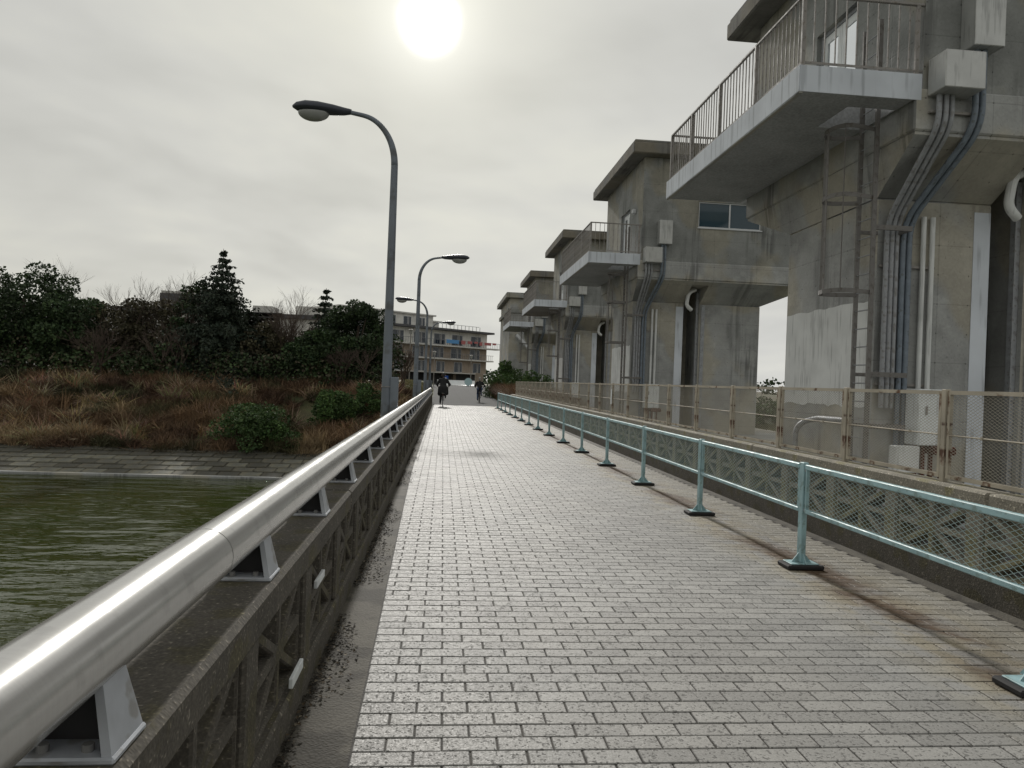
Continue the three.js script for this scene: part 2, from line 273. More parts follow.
{
  const xs = [], zs = []; for (let x = -900; x < -60; x += 60) xs.push(x); for (let x = -60; x < -6; x += 1.2) xs.push(x); for (let x = -6; x < 12; x += 0.4) xs.push(x); for (let x = 12; x < 50; x += 1.5) xs.push(x); for (let x = 50; x <= 900; x += 50) xs.push(x);
  for (let z = -300; z < -80; z += 40) zs.push(z); for (let z = -80; z < 28; z += 6) zs.push(z); for (let z = 28; z < 60; z += 0.5) zs.push(z); for (let z = 60; z < 150; z += 3) zs.push(z); for (let z = 150; z <= 1500; z += 75) zs.push(z);
  const pos = [], col = [], uv = [], idx = [], nx = xs.length;
  for (const z of zs) for (const x of xs) { pos.push(x, ground(x, z), -z); uv.push(x, z); const g = sstep(0.45, 0.6, fb(x * 0.3, z * 0.3, 3, 9)); const verge = (x > -4 && x < 8 && z > 42) ? 1 : 0; const far = z > 90 ? 1 : 0; const c = mix3([1.1, 0.9, 0.7], [0.75, 1.0, 0.45], Math.max(g * 0.7, verge * 0.8)); const k = far ? 1 : 1; col.push(c[0] * k, c[1] * k, c[2] * k); }
  for (let j = 0; j < zs.length - 1; j++) for (let i = 0; i < nx - 1; i++) { const a = j * nx + i; idx.push(a, a + 1, a + nx, a + 1, a + nx + 1, a + nx); }
  const g = new THREE.BufferGeometry(); g.setAttribute('position', new THREE.Float32BufferAttribute(pos, 3)); g.setAttribute('uv', new THREE.Float32BufferAttribute(uv, 2)); g.setAttribute('color', new THREE.Float32BufferAttribute(col, 3)); g.setIndex(idx); g.computeVertexNormals();
  const o = new THREE.Mesh(g, M.soil); o.name = 'ground'; o.receiveShadow = true; scene.add(structure(o));
  const w = new THREE.PlaneGeometry(500, 260, 1, 1); w.rotateX(-Math.PI / 2); w.translate(0, -3, -40); const wu = w.attributes.uv, wp = w.attributes.position; for (let i = 0; i < 4; i++) wu.setXY(i, wp.getX(i), wp.getZ(i));
  const wm = new THREE.Mesh(w, M.water); wm.name = 'river_water'; wm.receiveShadow = true; scene.add(structure(wm));
}
{ // asphalt beyond the bridge
  const pos = [], uv = [], idx = []; const zs = []; for (let z = DECK_END + 0.01; z < 124; z += 2) zs.push(z); zs.push(124);
  zs.forEach((z, j) => { const w = sstep(60, 120, z); for (const x of [-0.75 - 1.0 * w, 1.7, 4.1 + 3 * w]) { pos.push(x, roadY(z) + 0.004, -z); uv.push(x, z); } if (j) { const a = (j - 1) * 3; idx.push(a, a + 1, a + 3, a + 1, a + 4, a + 3, a + 1, a + 2, a + 4, a + 2, a + 5, a + 4); } });
  const g = new THREE.BufferGeometry(); g.setAttribute('position', new THREE.Float32BufferAttribute(pos, 3)); g.setAttribute('uv', new THREE.Float32BufferAttribute(uv, 2)); g.setIndex(idx); g.computeVertexNormals();
  const o = new THREE.Mesh(g, M.asphalt); o.name = 'road'; o.receiveShadow = true; scene.add(structure(o));
}
// ---------------------------------------------------------------- bridge deck with its pavers
const deck = new THREE.Group(); deck.name = 'bridge_deck'; scene.add(structure(deck));
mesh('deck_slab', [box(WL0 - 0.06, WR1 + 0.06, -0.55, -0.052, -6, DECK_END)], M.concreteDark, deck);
mesh('mortar_bed', [box(XL, XR, -0.05, -0.0055, -6, DECK_END - 0.01)], M.mortar, deck);
{ const pos = [], idx = []; for (let z = -6, k = 0; z <= DECK_END - 0.01; z += 0.5, k++) { for (const [x, y] of [[WL1 - 0.02, -0.004], [edgeL(z) - 0.004, -0.004], [edgeL(z) - 0.004, -0.04]]) pos.push(x, y, -z); if (k) for (let q = 0; q < 2; q++) { const a = (k - 1) * 3 + q; idx.push(a, a + 1, a + 3, a + 1, a + 4, a + 3); } } const g = new THREE.BufferGeometry(); g.setAttribute('position', new THREE.Float32BufferAttribute(pos, 3)); g.setIndex(idx); g.computeVertexNormals(); mesh('gutter_strip', [g], M.gutter, deck); }
mesh('gutter_strip', [box(XR + 0.004, WR0 + 0.02, -0.05, -0.004, -6, DECK_END - 0.01)], M.gutter, deck);
function stain(x, z) { // rusty drip line under the fence: returns multiplier
  const wander = (fb(z * 0.7, 3, 3, 61) - 0.5) * 0.16, d = x - 2.95 - wander, n = fb(x * 9, z * 5, 4, 62), n2 = fb(x * 30, z * 22, 3, 63);
  let k = Math.exp(-((d / (0.10 + 0.13 * n)) ** 2)) * (0.25 + 1.25 * sstep(0.36, 0.62, fb(z * 1.6 + x * 3, 8, 4, 64))) * (0.35 + 1.3 * n2);
  const halo = Math.exp(-(((d + 0.10) / 0.30) ** 2)) * sstep(0.3, 0.65, n);
  k = clamp(k); let c = mix3([1, 1, 1], [1.16, 1.04, 0.76], halo * 0.9); c = mix3(c, [0.30, 0.17, 0.075], k * 0.97);
  const beyond = sstep(3.02, 3.22, x + (n - 0.5) * 0.3), wet = beyond * (0.55 + 0.6 * (n - 0.3)); return mix3(c, [c[0] * 0.93, c[1] * 0.88, c[2] * 0.75], clamp(wet));
}
{
  const R = rng(11), PX = 0.2145, PZ = 0.1065, J = 0.0075, all = [], v = new THREE.Vector3();
  for (let r = 0, z = 0.35; z + PZ < DECK_END - 0.02; r++, z += PZ) {
    let x = XL - 0.05, first = true; const e = edgeL(z + PZ / 2);
    while (x < XR - 0.03) { let w = first && r % 2 ? PX / 2 : PX; first = false; if (x + w > XR) w = XR - x; const xs = x + w - e < 0.05 ? x + w : (x < e || x - e < 0.05) ? e : x; if (x + w - xs > 0.045 && w > 0.04) all.push({ x0: xs + J / 2 + (R() - 0.5) * 0.002, x1: x + w - J / 2 + (R() - 0.5) * 0.002, z0: z + J / 2 + (R() - 0.5) * 0.002, z1: z + PZ - J / 2 + (R() - 0.5) * 0.002, t: R(), y: (R() - 0.5) * 0.0022, a: (R() - 0.5) * 0.004, b: (R() - 0.5) * 0.005 }); x += w; }
  }
  function brickGeo(q) {
    const c = 0.003, nx = q.sub ? q.sub[0] : 1, nz = q.sub ? q.sub[1] : 1, pos = [], col = [], idx = [], uv = [];
    const cx = (q.x0 + q.x1) / 2, cz = (q.z0 + q.z1) / 2, ou = Math.floor(q.t * 997) * 0.137, ov = Math.floor(q.t * 7919) * 0.0713;
    const big = fb(cx * 0.9, cz * 0.6, 3, 71) - 0.5, tone = (0.84 + 0.30 * q.t) * (1 + 0.30 * big), warm = fb(cx * 1.7 + 9, cz * 1.7, 2, 75);
    const push = (x, y, z, dx = x, dz = z) => { pos.push(x, y + q.y + (x - cx) * q.a + (z - cz) * q.b, -z); uv.push(x + ou, z + ov); const s = (cx > 2.2) ? stain(dx, dz) : [1, 1, 1]; col.push(tone * s[0] * (1 + 0.02 * warm), tone * s[1], tone * s[2] * (1 - 0.03 * warm)); };
    for (let j = 0; j <= nz; j++) for (let i = 0; i <= nx; i++) push(lerp(q.x0 + c, q.x1 - c, i / nx), 0, lerp(q.z0 + c, q.z1 - c, j / nz));
    for (let j = 0; j < nz; j++) for (let i = 0; i < nx; i++) { const a = j * (nx + 1) + i, b = a + 1, d = a + nx + 1, e = d + 1; idx.push(a, b, d, b, e, d); }
    const ring = [[0, 0], [1, 0], [1, 1], [0, 1]], b0 = pos.length / 3;
    for (const [inset, y] of [[c, 0], [0, -c], [0, -0.03]]) for (const [i, j] of ring) push(i ? q.x1 - inset : q.x0 + inset, y, j ? q.z1 - inset : q.z0 + inset);
    for (let l = 0; l < 2; l++) for (let k = 0; k < 4; k++) { const a = b0 + l * 4 + k, b = b0 + l * 4 + (k + 1) % 4; idx.push(a, a + 4, b, b, a + 4, b + 4); }
    const g = new THREE.BufferGeometry(); g.setAttribute('position', new THREE.Float32BufferAttribute(pos, 3)); g.setAttribute('uv', new THREE.Float32BufferAttribute(uv, 2)); g.setAttribute('color', new THREE.Float32BufferAttribute(col, 3)); g.setIndex(idx); const f = g.toNonIndexed(); f.computeVertexNormals(); return f;
  }
  for (const q of all) {
    v.set((q.x0 + q.x1) / 2, 0, -(q.z0 + q.z1) / 2); q.d = v.distanceTo(camera.position); v.project(camera); q.see = v.z < 1 && Math.abs(v.x) < 1.04 && Math.abs(v.y) < 1.05;
    const cx = (q.x0 + q.x1) / 2; if (cx > 2.2 && q.z0 < 18) q.sub = q.z0 < 9 ? [8, 4] : [4, 2];
  }
  const near = all.filter(q => q.see).sort((a, b) => a.d - b.d).slice(0, 300); const set = new Set(near);
  for (const q of near) { const o = new THREE.Mesh(brickGeo(q), M.brick); o.name = 'brick'; o.castShadow = o.receiveShadow = true; deck.add(o); }
  const rest = mesh('brick_paving', [mergeGeometries(all.filter(q => !set.has(q)).map(brickGeo), false)], M.brick, deck, true); rest.userData.kind = 'stuff';
}
// ---------------------------------------------------------------- parapets of star blocks
function starBlock(w, h, t, arm) {
  const s = new THREE.Shape([[-w / 2, -h / 2], [w / 2, -h / 2], [w / 2, h / 2], [-w / 2, h / 2]].map(p => new THREE.Vector2(...p)));
  const mids = [[w / 2, 0], [w / 2, h / 2], [0, h / 2], [-w / 2, h / 2], [-w / 2, 0], [-w / 2, -h / 2], [0, -h / 2], [w / 2, -h / 2]];
  for (let k = 0; k < 8; k++) {
    const A = new THREE.Vector2(0, 0), B = new THREE.Vector2(...mids[k]), C = new THREE.Vector2(...mids[(k + 1) % 8]); const a = B.distanceTo(C), b = A.distanceTo(C), c = A.distanceTo(B), p = a + b + c;
    const I = new THREE.Vector2((a * A.x + b * B.x + c * C.x) / p, (a * A.y + b * B.y + c * C.y) / p), r = Math.abs((B.x - A.x) * (C.y - A.y) - (C.x - A.x) * (B.y - A.y)) / p, q = (r - arm) / r;
    const V = [A, B, C].map(e => e.clone().sub(I).multiplyScalar(q).add(I)), pts = [];
    for (let i = 0; i < 3; i++) { const e = V[i], pr = V[(i + 2) % 3], nx = V[(i + 1) % 3]; for (const [o, kk] of [[pr, 0.22], [pr, 0.07], [nx, 0.07], [nx, 0.22]]) pts.push(e.clone().lerp(o, kk * 0.5)); }
    s.holes.push(new THREE.Path(pts));
  }
  const g = new THREE.ExtrudeGeometry(s, { depth: t - 0.016, bevelEnabled: true, bevelSize: 0.006, bevelThickness: 0.008, bevelOffset: -0.006, bevelSegments: 1 }); g.translate(0, 0, -(t - 0.016) / 2); g.rotateY(Math.PI / 2); return g;
}
function parapet(label, arm, x0, x1, top, baseTop, capH, m, mPill, z0, z1, first) {
  const o = thing('parapet_wall', label, 'wall'); const R = rng(5), pitch = 0.97, xc = (x0 + x1) / 2, h = top - capH - baseTop;
  const sg = ready([starBlock(pitch - 0.17, h - 0.004, x1 - x0 - 0.07, arm)]), pg = [0, 1, 2].map(i => ready([box(x0 - xc + 0.012 + i * 0.002, x1 - xc - 0.012 - i * 0.002, -h / 2 + 0.002, h / 2 - 0.002, -0.083, 0.083, 0.012)]));
  mesh('base_course', [box(x0 + 0.005, x1 - 0.005, -0.05, baseTop, z0, z1, 0.012)], M.aggregate, o);
  for (let z = first, k = 0; z < z1 - 0.4; z += pitch, k++) {
    const p = mesh('pillar', pg[k % 3], mPill, o); p.position.set(xc, baseTop + h / 2, -z); 
    if (z + pitch < z1) { const s = mesh('star_block', sg, m, o); s.position.set(xc, baseTop + h / 2, -(z + pitch / 2)); }
  }
  const end = mesh('pillar', [box(x0 + 0.012, x1 - 0.012, baseTop + 0.002, top - capH - 0.002, z1 - 0.25, z1, 0.012)], mPill, o);
  for (let z = z0; z < z1 - 0.1; z += 3.88) { const e = Math.min(z + 3.88, z1); mesh('cap', [box(x0, x1, top - capH, top, z + 0.003, e - 0.003, 0.016)], m, o); }
  return o;
}
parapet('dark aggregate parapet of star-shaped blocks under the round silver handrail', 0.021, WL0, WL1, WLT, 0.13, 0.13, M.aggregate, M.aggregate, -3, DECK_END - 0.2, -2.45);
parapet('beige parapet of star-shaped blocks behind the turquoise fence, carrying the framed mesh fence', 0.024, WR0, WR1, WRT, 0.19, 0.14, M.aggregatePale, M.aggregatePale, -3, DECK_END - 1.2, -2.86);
{ // pale outer lip of the left parapet
  const o = thing('edge_strip', 'thin white strip along the river side of the left parapet top', 'edging'); const R = rng(3);
  for (let z = 0; z < 40; z += 1.0) mesh('strip_segment', [box(WL0 - 0.035, WL0 - 0.004, WLT - 0.075, WLT - 0.005, z, z + 0.975 - R() * 0.02, 0.004)], M.doorWhite, o);
  const wt = thing('reflector_plate', 'upper of two white curved reflector plates in the left parapet openings', 'reflector', [0, 0, 0], 0); mesh('plate', [box(WL1 - 0.012, WL1 + 0.004, 0.41, 0.445, 3.5, 3.72, 0.002)], M.doorWhite, wt);
  const wb = thing('reflector_plate', 'lower of two white curved reflector plates in the left parapet openings', 'reflector', [0, 0, 0], 0); mesh('plate', [box(WL1 - 0.012, WL1 + 0.004, 0.16, 0.20, 2.98, 3.2, 0.002)], M.doorWhite, wb);
}
{ // silver handrail on cast brackets
  const o = thing('handrail', 'thick round silver metal handrail on cast brackets along the left parapet', 'handrail'); const X = -0.665, Y = 0.866, r = 0.081;
  const brk = ready([ // open cast shell: base plate, two leaning cheeks, web at the far side
    box(-0.098, 0.098, 0, 0.014, -0.075, 0.075, 0.004),
    new ConvexGeometry([[0.074, 0.014, -0.07], [0.074, 0.014, 0.07], [0.092, 0.014, -0.07], [0.092, 0.014, 0.07], [0.046, 0.145, -0.048], [0.046, 0.145, 0.048], [0.062, 0.145, -0.048], [0.062, 0.145, 0.048]].map(p => new THREE.Vector3(...p))),
    new ConvexGeometry([[-0.074, 0.014, -0.07], [-0.074, 0.014, 0.07], [-0.092, 0.014, -0.07], [-0.092, 0.014, 0.07], [-0.046, 0.145, -0.048], [-0.046, 0.145, 0.048], [-0.062, 0.145, -0.048], [-0.062, 0.145, 0.048]].map(p => new THREE.Vector3(...p))),
    ]);
  const shadePlate = ready([new ConvexGeometry([[-0.073, 0.014, 0.0], [0.073, 0.014, 0.0], [-0.046, 0.14, 0.0], [0.046, 0.14, 0.0], [-0.073, 0.014, -0.02], [0.073, 0.014, -0.02], [-0.046, 0.14, -0.02], [0.046, 0.14, -0.02]].map(p => new THREE.Vector3(...p)))]);  // near-black plate paints the shade inside the open shell
  const bolt = ready([new THREE.CylinderGeometry(0.011, 0.011, 0.014, 6)]);
  for (let z = 0.245; z < DECK_END - 0.3; z += 1.225) { const b = part('bracket', o); b.position.set(X, WLT, -z); mesh('shell', brk, M.castAlu, b); mesh('shade_plate', shadePlate, M.rubber, b); for (const s of [-1, 1]) { const bo = mesh('bolt', bolt, M.galv, b); bo.position.set(s * 0.04, 0.021, 0.045); } }
  for (let z = -2.6; z < DECK_END - 0.3; z += 4.8) {
    const e = Math.min(z + 4.8, DECK_END - 0.25), g = new THREE.CylinderGeometry(r, r, e - z - 0.006, 40, 1); const uv = g.attributes.uv; for (let i = 0; i < uv.count; i++) uv.setXY(i, uv.getX(i) * 0.51, uv.getY(i) * (e - z)); g.rotateX(Math.PI / 2); g.translate(X, Y, -(z + e) / 2); mesh('rail_pipe', [g], M.alu, o, true);
    const s = new THREE.CylinderGeometry(r - 0.004, r - 0.004, 0.05, 32); s.rotateX(Math.PI / 2); s.translate(X, Y, -e); if (e < DECK_END - 1) mesh('joint_sleeve', [s], M.galv, o);
  }
}
// ---------------------------------------------------------------- diamond mesh, clipped to w x h, strands as thin prisms (in the Z-y plane)
function diamond(w, h, dw, dh, sw) {
  const pos = [], idx = []; const k = dh / dw; // slope
  const strand = (a, b, off) => { const dx = b[0] - a[0], dy = b[1] - a[1], l = Math.hypot(dx, dy), nx = -dy / l * sw / 2, ny = dx / l * sw / 2, o = pos.length / 3; for (const [p, s] of [[a, 1], [a, -1], [b, 1], [b, -1]]) for (const t of [off - sw * 0.35, off + sw * 0.35]) pos.push(t, p[1] + ny * s, p[0] + nx * s); for (const f of [[0, 2, 4], [2, 6, 4], [1, 5, 3], [3, 5, 7], [0, 4, 1], [1, 4, 5], [2, 3, 6], [3, 7, 6]]) idx.push(...f.map(q => q + o)); };
  for (const sgn of [1, -1]) for (let c = -h / k - dw; c < w + h / k + dw; c += dw) { // line: x = c + sgn*y/k
    let pts = []; let y0 = 0, y1 = h; const xa = y => c + sgn * y / k; const clampY = X => sgn * (X - c) * k; let lo = y0, hi = y1; const yA = clampY(0), yB = clampY(w); lo = Math.max(lo, Math.min(yA, yB)); hi = Math.min(hi, Math.max(yA, yB)); if (hi - lo > 0.004) strand([xa(lo) - w / 2, lo - h / 2], [xa(hi) - w / 2, hi - h / 2], sgn * sw * 0.3);
  }
  const g = new THREE.BufferGeometry(); g.setAttribute('position', new THREE.Float32BufferAttribute(pos, 3)); g.setIndex(idx); return g.toNonIndexed();
}
{ // turquoise pedestrian fence
  const o = thing('pedestrian_fence', 'low turquoise steel fence with diamond mesh panels and posts on black feet', 'fence'); const X = 2.91, S = 2.36, T = 0.833, Bm = 0.445;
  const w = S - 0.10, post = ready([box(-0.022, 0.022, 0.046, T + 0.012, -0.033, 0.033, 0.005)]), plate = ready([box(-0.115, 0.115, 0.036, 0.046, -0.075, 0.075, 0.003)]), foot = ready([box(-0.15, 0.15, 0, 0.036, -0.10, 0.10, 0.009)]);
  const gus = []; for (const [dx, dz] of [[1, 0], [-1, 0], [0, 1], [0, -1]]) { const b = dx ? 0.022 : 0.033, sh = new ConvexGeometry([[b, 0.046, -0.004], [b, 0.046, 0.004], [b + 0.06, 0.046, -0.004], [b + 0.06, 0.046, 0.004], [b, 0.12, -0.004], [b, 0.12, 0.004]].map(p => new THREE.Vector3(...p))); sh.rotateY(dx === 1 ? 0 : dx === -1 ? Math.PI : dz === 1 ? Math.PI / 2 : -Math.PI / 2); gus.push(sh); }
  const gusset = ready(gus);
  const frame = ready([box(-0.02, 0.02, -0.02, 0.02, -w / 2, w / 2, 0.005).translate(0, T - 0.02, 0), box(-0.017, 0.017, -0.017, 0.017, -w / 2, w / 2, 0.005).translate(0, Bm + 0.017, 0), box(-0.012, 0.012, Bm + 0.034, T - 0.04, -w / 2, -w / 2 + 0.022), box(-0.012, 0.012, Bm + 0.034, T - 0.04, w / 2 - 0.022, w / 2)]);
  const net = ready([diamond(w - 0.05, T - Bm - 0.07, 0.068, 0.031, 0.0026).translate(0, (T + Bm) / 2, 0)]); const clip = ready([box(-0.012, 0.012, T - 0.06, T - 0.035, -0.052, 0.052), box(-0.012, 0.012, Bm + 0.012, Bm + 0.035, -0.052, 0.052)]);
  for (let k = -2; k < 16; k++) {
    const z = 3.33 + S * k; const p = part('post', o); p.position.set(X, 0.002, -z); mesh('upright', post, M.teal, p); mesh('foot_plate', plate, M.teal, p); mesh('gusset', gusset, M.teal, p); mesh('black_foot', foot, M.rubber, p); mesh('clip', clip, M.galv, p);
    if (k < 15) { const q = part('panel', o); q.position.set(X, 0, -(z + S / 2)); mesh('frame', frame, M.teal, q); mesh('mesh_wire', net, M.tealWire, q); }
  }
}
{ // framed mesh fence on the right parapet
  const o = thing('mesh_fence', 'rusty cream framed mesh fence standing on the right parapet', 'fence'); const X = 3.86, S = 1.40, y0 = WRT, y1 = 1.46;
  const w = S - 0.075, post = ready([box(-0.022, 0.022, y0, y1 + 0.01, -0.024, 0.024, 0.003)]), fr = ready([box(-0.014, 0.014, y1 - 0.03, y1, -w / 2, w / 2), box(-0.014, 0.014, y0 + 0.03, y0 + 0.06, -w / 2, w / 2), box(-0.014, 0.014, y0 + 0.06, y1 - 0.03, -w / 2, -w / 2 + 0.026), box(-0.014, 0.014, y0 + 0.06, y1 - 0.03, w / 2 - 0.026, w / 2)]);
  const net = ready([diamond(w - 0.056, y1 - y0 - 0.094, 0.048, 0.024, 0.0024).translate(0, (y0 + y1 + 0.03) / 2, 0)]); const rod = ready([bar(new THREE.Vector3(-0.012, 1.12, -w / 2 + 0.027), new THREE.Vector3(-0.012, 1.12, w / 2 - 0.027), 0.006, 0.006, 6), box(-0.022, -0.003, 1.11, 1.13, -0.3, -0.28), box(-0.022, -0.003, 1.11, 1.13, 0.28, 0.30)]);
  const netMat = mat('netGrey', { color: L3(0.40, 0.37, 0.31) });
  for (let k = -3; k < 25; k++) { const z = 5.36 + S * k; const p = mesh('post', post, M.cream, o); p.position.set(X, 0, -z); if (k < 24) { const q = part('panel', o); q.position.set(X, 0, -(z + S / 2)); mesh('frame', fr, M.cream, q); mesh('mesh_wire', net, netMat, q); mesh('tie_rod', rod, M.cream, q); } }
  const n = mesh('notice_plate', [box(3.825, 3.831, 0.99, 1.33, 16.52, 16.62)], M.doorWhite); tag(n, 'small blank white upright plate tied to the mesh fence', 'plate');
}
// ---------------------------------------------------------------- gate towers
const Z0 = 10.75; // near face of the first tower
function gateTower() {
  const t = thing('gate_tower', 'nearest grey concrete gate tower, cut off by the right edge of the photo', 'tower', [0, 0, 0], 0, 'row of sluice gate towers');
  const zn = 10.75, zf = 17.1, pz0 = 11.9, pz1 = 15.1, px0 = 7.2, px1 = 12.35, hx0 = 7.05, hx1 = 13.9, s0 = 9.25, s1 = 9.90;
  // pier with a gate slot in its near face
  const slot = box(s0, s1, -6, 5.3, 9, pz0 + 1.5);
  mesh('pier', [cut(box(px0, px1, -5, 4.75, pz0, pz1, 0.03), [slot])], M.concrete, t);
  const fr = []; for (const [x, z] of [[px0, pz0], [px1, pz0], [px0, pz1], [px1, pz1]]) fr.push(P(x, 4.752, z)); for (const [x, z] of [[hx0 + 0.04, zn + 0.04], [hx1, zn + 0.04], [hx0 + 0.04, zf - 0.04], [hx1, zf - 0.04]]) fr.push(P(x, 5.5, z)); for (const [x, z] of [[px0, pz0], [px1, pz0], [px0, pz1], [px1, pz1]]) fr.push(P(x, 4.80, z));
  for (const [x, z] of [[hx0 + 0.04, zn + 0.04], [hx1, zn + 0.04], [hx0 + 0.04, zf - 0.04], [hx1, zf - 0.04]]) fr.push(P(x, 5.45, z));
  mesh('haunch', [cut(new ConvexGeometry(fr), [box(s0, s1, 3, 5.35, 9, pz0 + 1.5)])], M.concrete, t);
  mesh('head_beam', [box(hx0, hx1, 5.502, 6.15, zn, zf, 0.025)], M.concrete, t);
  // hoist house, with door and window recesses
  const wx0 = 7.2, wz0 = zn + 0.05, wz1 = zf - 0.12, door = [12.75, 14.2, 6.37, 8.52], win = [9.35, 11.8, 7.49, 8.47];
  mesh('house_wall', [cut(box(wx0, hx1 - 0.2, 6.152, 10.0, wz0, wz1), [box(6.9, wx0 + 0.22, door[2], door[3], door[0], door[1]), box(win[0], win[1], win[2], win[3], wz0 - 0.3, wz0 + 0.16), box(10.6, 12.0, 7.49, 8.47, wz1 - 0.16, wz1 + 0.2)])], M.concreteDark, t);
  const rf = mesh('roof', [box(6.65, hx1 + 0.4, 10.002, 10.40, zn - 0.45, zf + 0.62, 0.03)], M.roofDark, t); mesh('roof_edge', [box(6.70, hx1 + 0.35, 10.402, 10.50, zn - 0.40, zf + 0.57, 0.02)], M.roofEdge, rf);
  const W = part('window', t), wy = (win[2] + win[3]) / 2;
  mesh('pane', [box(win[0] + 0.04, win[1] - 0.04, win[2] + 0.04, win[3] - 0.04, wz0 + 0.09, wz0 + 0.10)], M.glass, W);
  mesh('frame', [box(win[0], win[1], win[3] - 0.045, win[3] - 0.002, wz0 + 0.06, wz0 + 0.13), box(win[0], win[1], win[2] + 0.002, win[2] + 0.05, wz0 + 0.06, wz0 + 0.13), box(win[0] + 0.002, win[0] + 0.045, win[2] + 0.05, win[3] - 0.045, wz0 + 0.06, wz0 + 0.13), box(win[1] - 0.045, win[1] - 0.002, win[2] + 0.05, win[3] - 0.045, wz0 + 0.06, wz0 + 0.13), box(10.55, 10.60, win[2] + 0.05, win[3] - 0.045, wz0 + 0.055, wz0 + 0.12)], M.frameWhite, W);
  mesh('sill', [box(win[0] - 0.03, win[1] + 0.03, win[2] - 0.04, win[2] - 0.002, wz0 - 0.04, wz0 + 0.055)], M.frameWhite, W);
  const Dr = part('door', t), dx = wx0 + 0.12, mid = (door[0] + door[1]) / 2;
  mesh('frame', [box(dx - 0.03, dx + 0.06, door[3] - 0.06, door[3] - 0.002, door[0] + 0.002, door[1] - 0.002), box(dx - 0.03, dx + 0.06, door[2] + 0.002, door[3] - 0.06, door[0] + 0.002, door[0] + 0.06), box(dx - 0.03, dx + 0.06, door[2] + 0.002, door[3] - 0.06, door[1] - 0.06, door[1] - 0.002)], M.galv, Dr);
  for (const [a, b] of [[door[0] + 0.065, mid - 0.006], [mid + 0.006, door[1] - 0.065]]) { mesh('leaf_panel', [cut(box(dx, dx + 0.04, door[2] + 0.01, door[3] - 0.065, a, b, 0.004), [box(dx - 0.1, dx + 0.1, 7.35, 8.30, a + 0.13, b - 0.13)])], M.doorWhite, Dr); mesh('pane', [box(dx + 0.015, dx + 0.022, 7.352, 8.298, a + 0.132, b - 0.132)], M.doorGlass, Dr); }
  mesh('handle', [bar(P(dx - 0.05, 7.1, mid - 0.08), P(dx - 0.05, 7.32, mid - 0.08), 0.012)], M.galvDark, Dr);
  mesh('wall_lamp', [box(wx0 - 0.16, wx0 - 0.003, 8.1, 8.28, 11.75, 11.9, 0.03)], M.frameWhite, t);
  // balcony
  const B = part('balcony', t), bx0 = 5.2, bx1 = 7.2, by0 = 5.96, by1 = 6.36, bz0 = 10.76, bz1 = 17.42;
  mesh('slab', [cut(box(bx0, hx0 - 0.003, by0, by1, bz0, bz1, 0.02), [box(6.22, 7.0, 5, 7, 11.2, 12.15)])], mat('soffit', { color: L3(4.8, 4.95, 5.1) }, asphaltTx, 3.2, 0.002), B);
  mesh('fascia', [box(bx0 - 0.014, bx0 - 0.002, by0 + 0.0, by1 - 0.0, bz0 - 0.012, bz1 + 0.01, 0.003), box(bx0 - 0.001, hx0 + 0.1, by0 + 0.0, by1 - 0.0, bz0 - 0.014, bz0 - 0.002, 0.003)], M.whitePaint, B);
  mesh('rim', [box(bx0 - 0.012, bx0 + 0.06, by0 - 0.025, by0 - 0.002, bz0 - 0.01, bz1, 0.006)], M.concrete, B);
  const rh = 1.12, rl = [], X = bx0 + 0.07, zA = bz0 + 0.07, zB = bz1 - 0.07;
  const yb = by1 + 0.09, yt = by1 + rh;
  mesh('top_rail', [box(X - 0.025, X + 0.025, yt - 0.04, yt, zA - 0.03, zB + 0.03, 0.006), box(X + 0.03, bx1 - 0.003, yt - 0.04, yt, zA - 0.025, zA + 0.025, 0.006), box(X + 0.03, bx1 - 0.003, yt - 0.04, yt, zB - 0.025, zB + 0.025, 0.006)], M.galvDark, B);
  mesh('bottom_rail', [box(X - 0.015, X + 0.015, yb - 0.03, yb, zA, zB), box(X + 0.02, bx1 - 0.003, yb - 0.03, yb, zA - 0.012, zA + 0.012), box(X + 0.02, bx1 - 0.003, yb - 0.03, yb, zB - 0.012, zB + 0.012)], M.galvDark, B);
  const pst = ready([box(-0.03, 0.03, by1 - 0.02, yt - 0.04, -0.022, 0.022)]), bal = ready([box(-0.008, 0.008, yb, yt - 0.04, -0.01, 0.01)]);
  const put = (g, nm, x, z) => { const m = mesh(nm, g, M.galvDark, B); m.position.set(x, 0, -z); };
  for (const z of [zA, 12.55, 14.25, 15.9, zB]) put(pst, 'railing_post', X, z); put(pst, 'railing_post', 6.9, zB); put(pst, 'railing_post', bx1 - 0.1, zA);
  for (let z = zA + 0.145; z < zB - 0.05; z += 0.145) put(bal, 'baluster', X, z);
  for (let x = X + 0.17; x < bx1 - 0.15; x += 0.17) { put(bal, 'baluster', x, zA); put(bal, 'baluster', x, zB); }
  // ladder with safety cage
  const Ld = part('ladder', t), lx = 6.86, la = 11.42, lb = 11.87, lyt = 7.5;
  for (const z of [la, lb]) mesh('side_rail', [box(lx - 0.035, lx + 0.035, -0.25, lyt, z - 0.02, z + 0.02)], M.ladderSteel, Ld);
  for (let y = 0.1; y < 7.4; y += 0.3) mesh('rung', [bar(P(lx, y, la + 0.02), P(lx, y, lb - 0.02), 0.011, 0.011, 6)], M.galv, Ld);
  const hoopX = q => 0.68 * Math.pow(Math.sin(q), 0.8), hoopZ = q => Math.cos(q) * (0.215 + 0.33 * Math.sin(q));
  const hoopPts = (y, r) => { const a = []; for (let i = 0; i <= 14; i++) { const q = Math.PI * (i / 14); a.push(P(lx - 0.03 - hoopX(q), y, (la + lb) / 2 - hoopZ(q))); } return a; };
